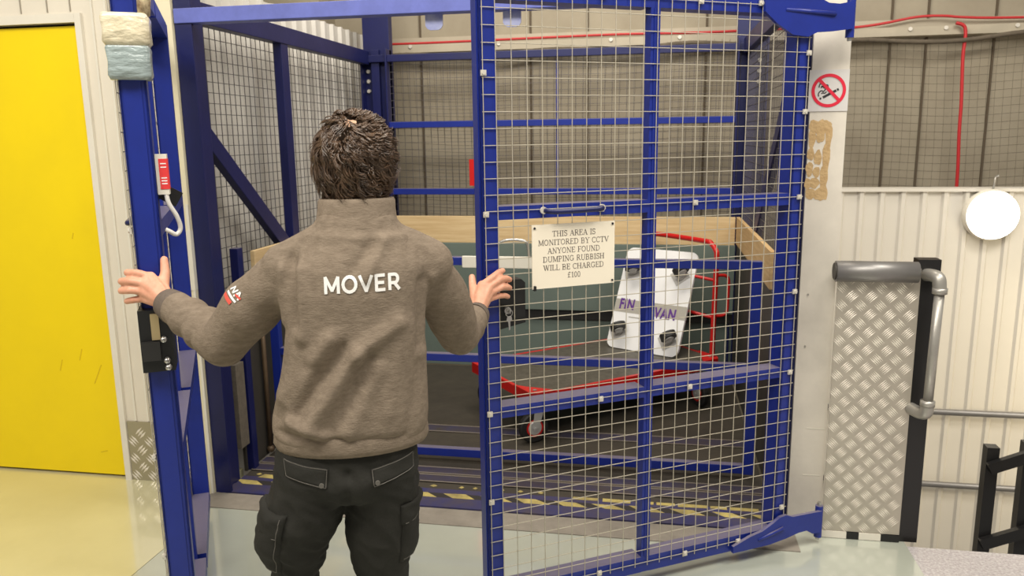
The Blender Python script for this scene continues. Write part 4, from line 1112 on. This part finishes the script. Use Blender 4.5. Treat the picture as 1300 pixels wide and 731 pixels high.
def drape(bm, origin, ux, uy, view, off):
    """lay a flat print (its x,y) on the fleece along the view direction"""
    origin = Vector(origin); ux = Vector(ux); uy = Vector(uy); view = Vector(view).normalized()
    for v in bm.verts:
        p = origin + ux * v.co.x + uy * v.co.y
        hit = bvh.ray_cast(p - view * 0.3, view)
        if hit[0] is not None: v.co = hit[0] - view * (off + v.co.z)
        else: v.co = p


def strokes(pts, w):
    out = []
    for i in range(len(pts) - 1):
        a = Vector((*pts[i], 0)); c = Vector((*pts[i + 1], 0)); t = (c - a).normalized(); q = Vector((-t.y, t.x, 0)) * w / 2; e = t * w * 0.22
        a = a - e; c = c + e
        out.append([tuple((a - q)[:2]), tuple((c - q)[:2]), tuple((c + q)[:2]), tuple((a + q)[:2])])
    return out
def flat_bm(polys):
    b = NB()
    for pl_ in polys: b.faces.new([b.verts.new((x, y, 0)) for x, y in pl_])
    for it in range(4):
        bmesh.ops.triangulate(b, faces=b.faces)
        le = [e for e in b.edges if e.calc_length() > 0.006]
        if not le: break
        bmesh.ops.subdivide_edges(b, edges=le, cuts=1)
    bmesh.ops.triangulate(b, faces=b.faces)
    return b
SW = 0.19
MO = {'M': (1.0, [[(.1, .06), (.1, .94)], [(.1, .94), (.5, .20)], [(.5, .20), (.9, .94)], [(.9, .94), (.9, .06)]]), 'O': (1.0, [arc(.5, .5, .41, .42, 0, 360, 20)]),
      'V': (.86, [[(.05, .94), (.43, .08)], [(.43, .08), (.81, .94)]]), 'E': (.74, [[(.12, .06), (.12, .94)], [(.12, .91), (.64, .91)], [(.12, .5), (.58, .5)], [(.12, .09), (.64, .09)]]),
      'R': (.84, [[(.12, .06), (.12, .94)], [(.12, .91), (.42, .91)] + arc(.42, .67, .24, .24, 90, -90, 10) + [(.12, .43)], [(.42, .43), (.72, .06)]])}
polys = []; x = 0.0
for c in 'MOVER':
    adv, st = MO[c]
    for q in st: polys += strokes([(0.04 * (x + a), 0.043 * d) for a, d in q], SW * 0.042)
    x += adv + 0.12
tb = flat_bm(polys)
xs = [v.co.x for v in tb.verts]; ys = [v.co.y for v in tb.verts]
wx = max(xs) - min(xs); hy = max(ys) - min(ys)
bmesh.ops.translate(tb, vec=(-(max(xs) + min(xs)) / 2, -(max(ys) + min(ys)) / 2, 0), verts=tb.verts)
bmesh.ops.scale(tb, vec=(0.177 / wx, 0.043 / hy, 1), verts=tb.verts)
drape(tb, (0.021, -0.12, 1.369), (1, 0, 0.012), (0, 0, 1), (0, 1, 0), 0.0022)
lt = link('back_lettering', tb, LOGO_W, jacket); lt['label'] = 'white MOVER lettering on the back'
# sleeve badge
def patch_bm(polys):
    b = NB()
    for pl_ in polys:
        vs = [b.verts.new((x, y, 0)) for x, y in pl_]; b.faces.new(vs)
    bmesh.ops.triangulate(b, faces=b.faces)
    for it in range(4):
        le = [e for e in b.edges if e.calc_length() > 0.006]
        if not le: break
        bmesh.ops.subdivide_edges(b, edges=le, cuts=1); bmesh.ops.triangulate(b, faces=b.faces)
    return b
def zig(pts, w):
    out = []
    for i in range(len(pts) - 1):
        a = Vector((*pts[i], 0)); c = Vector((*pts[i + 1], 0)); t = (c - a).normalized(); q = Vector((-t.y, t.x, 0)) * w / 2
        out.append([(a - q)[:2], (c - q)[:2], (c + q)[:2], (a + q)[:2]])
    return out
ax = (SL - EL).normalized()
side = Vector((0.62, -0.2, -0.75)); side = (side - ax * side.dot(ax)).normalized()
cen = SL.lerp(EL, 0.50) + Vector((-0.045, -0.05, 0.03))
vw = Vector((0.35, 0.90, -0.25))
wpoly = zig([(-0.022, 0.004), (-0.014, 0.022), (-0.006, 0.006), (0.002, 0.024)], 0.005) + zig([(0.004, 0.004), (0.012, 0.026), (0.022, 0.006)], 0.0055) + zig([(-0.024, -0.004), (0.022, -0.002)], 0.006)
b = patch_bm(wpoly); drape(b, cen, ax * -1 if False else side, ax, vw, 0.002); link('sleeve_badge', b, LOGO_W, jacket)
b = patch_bm([[(-0.028, -0.022), (0.014, -0.020), (0.014, -0.009), (-0.028, -0.011)]] + zig([(0.004, 0.010), (0.026, 0.014)], 0.006)); drape(b, cen, side, ax, vw, 0.0022); link('sleeve_badge', b, LOGO_R, jacket)

# ---- trousers
def trouser_disp(co, no):
    d = np.zeros(len(co))
    for a, c, w, h in (((-0.16, -.12, .86), (-0.06, -.13, .80), .014, -.006), ((-0.10, -.13, .83), (-0.20, -.10, .74), .016, .006), ((-0.22, -.09, .76), (-0.11, -.12, .735), .014, -.007), ((-0.24, -.09, .70), (-0.12, -.10, .69), .013, .007),
                       ((-0.25, -.08, .67), (-0.12, -.09, .65), .012, -.008), ((-0.24, -.08, .63), (-0.13, -.09, .625), .012, .010), ((-0.24, -.07, .59), (-0.14, -.08, .60), .010, -.012), ((0.11, -.11, .78), (0.0, -.12, .72), .014, -.006),
                       ((0.10, -.11, .70), (-0.02, -.10, .665), .014, .006), ((0.09, -.09, .66), (0.0, -.09, .62), .012, -.008), ((0.09, -.08, .61), (0.0, -.08, .59), .012, .008), ((-0.035, -.11, .90), (-0.045, -.11, .80), .010, -.010)):
        d += h * np.exp(-(seg_dist(co, a, c) / w) ** 2)
    d += np.array([mnoise.noise(Vector((p[0] * 12, p[1] * 12, p[2] * 14))) for p in co]) * 0.007
    d += np.array([1 - 2 * abs(mnoise.noise(Vector((p[0] * 16 + 3, p[1] * 16, p[2] * 22 + p[0] * 14)))) for p in co]) * 0.005
    low = np.clip((0.5 - co[:, 2]) / 0.4, 0, 1); d += low * 0.006 * np.sin(co[:, 2] * 70 + 2 * np.sin(co[:, 0] * 30))
    return d
b = NB()
loft(b, [(0.80, -.045, 0.005, .120, .085), (0.83, -.045, 0, .172, .110), (0.87, -.042, -.004, .180, .118), (0.91, -.040, 0, .178, .113), (0.945, -.036, 0, .174, .106), (0.985, -.032, 0, .168, .102)], 40, 2.4)
chain(b, [(-0.128, 0.0, 0.84), (-0.160, 0.005, 0.76), (-0.184, 0.02, 0.69), (-0.186, 0.035, 0.63), (-0.200, 0.05, 0.57), (-0.198, 0.05, 0.45), (-0.196, 0.02, 0.12)], [0.098, 0.097, 0.090, 0.076, 0.058, 0.066, 0.068], 20)
chain(b, [(0.044, 0.0, 0.84), (0.040, 0.005, 0.76), (0.034, 0.015, 0.67), (0.032, 0.03, 0.58), (0.034, 0.03, 0.48), (0.045, 0.0, 0.12)], [0.094, 0.092, 0.086, 0.072, 0.068, 0.068], 20)
tbm = fuse(b, 0.0065, 6, trouser_disp)
bvh_t = BVHTree.FromBMesh(tbm)
tro = link('trousers', tbm, TROUSER, person, smooth=True); tro['label'] = 'dark grey cargo trousers'


def cloth_patch(name, corners, view, off, thick, parent, m, n=14):
    """stitched pocket piece laid on the trousers; corners TL, TR, BR, BL (x,z seen from behind) and depth start"""
    TL, TR, BR, BL = [Vector(c) for c in corners]
    view = Vector(view).normalized(); b = NB(); G = []; Hs = []
    for i in range(n + 1):
        row = []; rowb = []
        for j_ in range(n + 1):
            u, v = j_ / n, i / n
            p = TL.lerp(TR, u).lerp(BL.lerp(BR, u), v)
            hit = bvh_t.ray_cast(p - view * 0.4, view)
            q = hit[0] if hit[0] is not None else p
            e = min(u, 1 - u, v, 1 - v)
            o_ = off + thick * (min(1, e / 0.12))
            row.append(b.verts.new(q - view * o_)); rowb.append(b.verts.new(q + view * 0.004))
        G.append(row); Hs.append(rowb)
    for i in range(n):
        for j_ in range(n): b.faces.new((G[i][j_], G[i][j_ + 1], G[i + 1][j_ + 1], G[i + 1][j_]))
    edge = [(0, j_) for j_ in range(n)] + [(i, n) for i in range(n)] + [(n, j_) for j_ in range(n, 0, -1)] + [(i, 0) for i in range(n, 0, -1)]
    for k in range(len(edge)):
        a, c = edge[k], edge[(k + 1) % len(edge)]
        b.faces.new((G[a[0]][a[1]], G[c[0]][c[1]], Hs[c[0]][c[1]], Hs[a[0]][a[1]]))
    rim = [G[i][j_].co.copy() for i, j_ in edge]
    o = link(name, b, m, parent, smooth=True)
    b = NB(); cenp = sum(rim, Vector()) / len(rim)
    pts = [p.lerp(cenp, 0.07) - view * (0.0014 + thick * 0.55) for p in rim]
    tube(b, pts + [pts[0]], 0.0011, 4, False); link('stitching', b, STITCH, o)
    return o


pk = cloth_patch('pocket_flap', ((-0.195, -.1, .935), (-0.082, -.1, .915), (-0.087, -.1, .868), (-0.190, -.1, .895)), (0, 1, 0), 0.002, 0.004, tro, TROUSER)
b = NB(); disc(b, (-0.100, -0.1255, 0.880), (0, -1, 0), 0.006, 0.004, 12); link('snap', b, STITCH, pk)
pk = cloth_patch('pocket_flap', ((0.018, -.1, .905), (0.128, -.1, .925), (0.128, -.1, .885), (0.022, -.1, .862)), (0, 1, 0), 0.002, 0.004, tro, TROUSER)
b = NB(); disc(b, (0.034, -0.1265, 0.876), (0, -1, 0), 0.006, 0.004, 12); link('snap', b, STITCH, pk)
def leg_pocket(name, axis, a0, a1, z0, z1, off, thick, parent, n=14, drop=0.0):
    """pocket piece wrapped round one trouser leg between two bearings; axis(z) is the leg's centre line"""
    b = NB(); G = []; Hs = []
    for i in range(n + 1):
        row = []; rowb = []
        for k in range(n + 1):
            u, v = k / n, i / n
            th = math.radians(a0 + (a1 - a0) * u); z = z1 + (z0 - z1) * v - drop * u
            c = axis(z); d = Vector((math.cos(th), math.sin(th), 0))
            hit = bvh_t.ray_cast(c + d * 0.16, -d)
            q = hit[0] if hit[0] is not None and (hit[0] - c).length < 0.16 else c + d * 0.08
            e = min(u, 1 - u, v, 1 - v)
            wob = 0.003 * math.sin(9 * u + 5 * v) * (1 - v)
            row.append(b.verts.new(q + d * (off + (thick + wob) * math.sqrt(min(1, e / 0.22))))); rowb.append(b.verts.new(q - d * 0.004))
        G.append(row); Hs.append(rowb)
    for i in range(n):
        for k in range(n): b.faces.new((G[i][k], G[i][k + 1], G[i + 1][k + 1], G[i + 1][k]))
    edge = [(0, k) for k in range(n)] + [(i, n) for i in range(n)] + [(n, k) for k in range(n, 0, -1)] + [(i, 0) for i in range(n, 0, -1)]
    for k in range(len(edge)):
        a, c = edge[k], edge[(k + 1) % len(edge)]
        b.faces.new((G[a[0]][a[1]], G[c[0]][c[1]], Hs[c[0]][c[1]], Hs[a[0]][a[1]]))
    pts = [G[n - 1][k].co.copy() for k in range(1, n)] + [G[i][n - 1].co.copy() for i in range(n - 1, 0, -1)]
    o = link(name, b, TROUSER, parent, smooth=True)
    b = NB(); tube(b, pts, 0.0012, 4, False); link('stitching', b, STITCH, o)
    return o
def ax_l(z):
    t = (0.80 - z) / 0.20
    return Vector((-0.152, 0.003, z)).lerp(Vector((-0.196, 0.045, z)), t)
def ax_r(z):
    t = (0.80 - z) / 0.20
    return Vector((0.041, 0.003, z)).lerp(Vector((0.032, 0.03, z)), t)
leg_pocket('cargo_pocket', ax_l, 160, 248, 0.600, 0.765, 0.002, 0.013, tro)
leg_pocket('cargo_flap', ax_l, 165, 248, 0.735, 0.800, 0.008, 0.008, tro, drop=0.012)
leg_pocket('cargo_pocket', ax_r, 302, 380, 0.610, 0.755, 0.002, 0.007, tro)
leg_pocket('cargo_flap', ax_r, 300, 375, 0.730, 0.785, 0.005, 0.005, tro)
# boots
for (x, y, a) in ((-0.196, 0.02, 0.12), (0.045, 0.0, -0.10)):
    b = NB()
    capsule(b, (0, -0.03, 0.14), (0, -0.03, 0.06), 0.048, 0.046, 16); chain(b, [(0, -0.05, 0.045), (0, 0.07, 0.045), (0, 0.165, 0.036)], [0.046, 0.050, 0.042], 16)
    fb = fuse(b, 0.006, 4)
    for v in fb.verts:
        if v.co.z < 0.012: v.co.z = 0.012
    bo = link('boot', fb, BOOT, person, smooth=True, loc=(x, y, 0), rot=(0, 0, a))
    b = NB(); pts = [(0.048 * math.cos(t_), -0.05 + 0.048 * math.sin(t_)) for t_ in [PI + PI * i / 8 for i in range(9)]] + [(0.053, 0.07), (0.044, 0.165)] + [(0.044 * math.cos(t_), 0.165 + 0.046 * math.sin(t_)) for t_ in [PI * i / 8 for i in range(1, 8)]] + [(-0.044, 0.165), (-0.053, 0.07)]
    prism(b, pts, (0, 0, 0), (1, 0, 0), (0, 1, 0), 0.018); link('sole', b, RUBBER, bo)

# ---- hair: cap plus wavy locks radiating from the crown
b = NB()
sphere(b, HC + Vector((0, -0.006, 0.012)), 1, 0.082, 0.097, 0.100, 28)
sphere(b, HC + Vector((0, -0.034, -0.045)), 1, 0.070, 0.056, 0.060, 24)
for v in list(b.verts):
    q = v.co - HC
    if q.y > 0.055 and q.z < 0.045: v.co.y = HC.y + 0.055 - 0.02
    if q.y > 0.0 and q.z < -0.03: v.co.z = HC.z - 0.03
hb = fuse(b, 0.006, 3, lambda co, no: np.array([mnoise.noise(Vector(p) * 30) for p in co]) * 0.004)
hair = link('hair', hb, HAIR_D, person, smooth=True); hair['label'] = 'dark brown curly hair'
b = NB(); rh = random.Random(11)
crown = Vector((-0.010, -0.062, 0.082))
rad = Vector((0.088, 0.104, 0.104))
cdir = Vector((crown.x / rad.x, crown.y / rad.y, crown.z / rad.z)).normalized()
ca = Vector((1, 0, 0)); ca = (ca - cdir * ca.dot(cdir)).normalized(); cc = cdir.cross(ca)
def on_head(az, el):
    return cdir * math.cos(el) + (ca * math.cos(az) + cc * math.sin(az)) * math.sin(el)
def head_pt(d, h=1.0):
    """point on the hair surface; the back of the head stays full down to the nape"""
    x, y, z = d.x, d.y, d.z
    if z < 0:
        w = math.sqrt(max(1e-6, x * x + y * y)); f = min((w ** 0.5) / w, 1.5)
        return HC + Vector((x * f * rad.x * h * (1 + 0.16 * z), y * f * rad.y * h * (1 + 0.22 * z), z * 0.114 * h + 0.010))
    return HC + Vector((x * rad.x * h, y * rad.y * h, z * rad.z * h + 0.010))
for g in range(620):
    base = g % 5 < 2
    az0 = rh.uniform(0, 2 * PI); el0 = 0.05 + (rh.random() ** 0.62) * 2.0
    d0 = on_head(az0, el0)
    if d0.y > 0.60 and d0.z < 0.35: continue
    if d0.z < -0.88: continue
    n = 14; ful = min(1, 0.25 + el0 * 0.75)
    L = rh.uniform(0.50, 0.95) * (0.65 + 0.35 * min(1, el0))
    wave = rh.uniform(0.07, 0.17) * ful; fr = rh.uniform(8, 15); ph = rh.uniform(0, 6.28); sw_ = rh.uniform(-0.5, 0.6)
    lift0 = rh.uniform(-0.005, 0.0) if base else rh.uniform(-0.001, 0.008); curl = (rh.uniform(-0.002, 0.004) if base else rh.uniform(0.004, 0.026)) * ful; flick = rh.uniform(-0.25, 0.25)
    nst = rh.randint(8, 13)
    for q in range(nst):
        oa = rh.gauss(0, 0.045) / max(0.3, math.sin(min(2.6, el0 + 0.15))); oe = rh.gauss(0, 0.035); oh = rh.uniform(-0.003, 0.004); Lq = L * rh.uniform(0.85, 1.1)
        pq = ph + rh.gauss(0, 0.15); pts = []
        for k in range(n + 1):
            t = k / n; el = el0 + oe + Lq * t; pinch = 1 - 0.6 * t
            sn = max(0.4, math.sin(min(el, 2.5)))
            d = on_head(az0 + oa * pinch + (sw_ * t * 0.5 + wave * t ** 0.5 * math.sin(fr * t + pq) + flick * t * t * t) / sn, el + 0.05 * ful * math.cos(fr * t + pq))
            if d.y > 0.66 and d.z < 0.25: break
            if d.z < -0.97: break
            pts.append(head_pt(d, 1.0 + (lift0 + oh + curl * t * t + 0.007 * ful * math.sin(fr * t + pq + 1.3)) / 0.1))
        if len(pts) < 5: continue
        m_ = len(pts); r0 = rh.uniform(0.0013, 0.0023)
        tube(b, pts, [r0 * (1.0 if k < m_ * 0.6 else max(0.2, 1.0 - (k / (m_ - 1) - 0.6) * 1.9)) for k in range(m_)], 3)
link('locks', b, HAIR, hair, smooth=True)
# thin patch of scalp at the crown
b = NB(); n = 16
d0 = on_head(0, 0)
cv = b.verts.new(HC + Vector((d0.x * rad.x, d0.y * rad.y, d0.z * rad.z + 0.010)) * 1.0 + d0 * 0.001)
rg = []
for k in range(n):
    az = 2 * PI * k / n; d = on_head(az, 0.17 + 0.06 * math.sin(3 * az + 1)); rg.append(b.verts.new(head_pt(d, 0.99)))
for k in range(n): b.faces.new((cv, rg[k], rg[(k + 1) % n]))
link('crown_parting', b, mat('scalp', srgb(196, 156, 128), 0.5), hair, smooth=True)
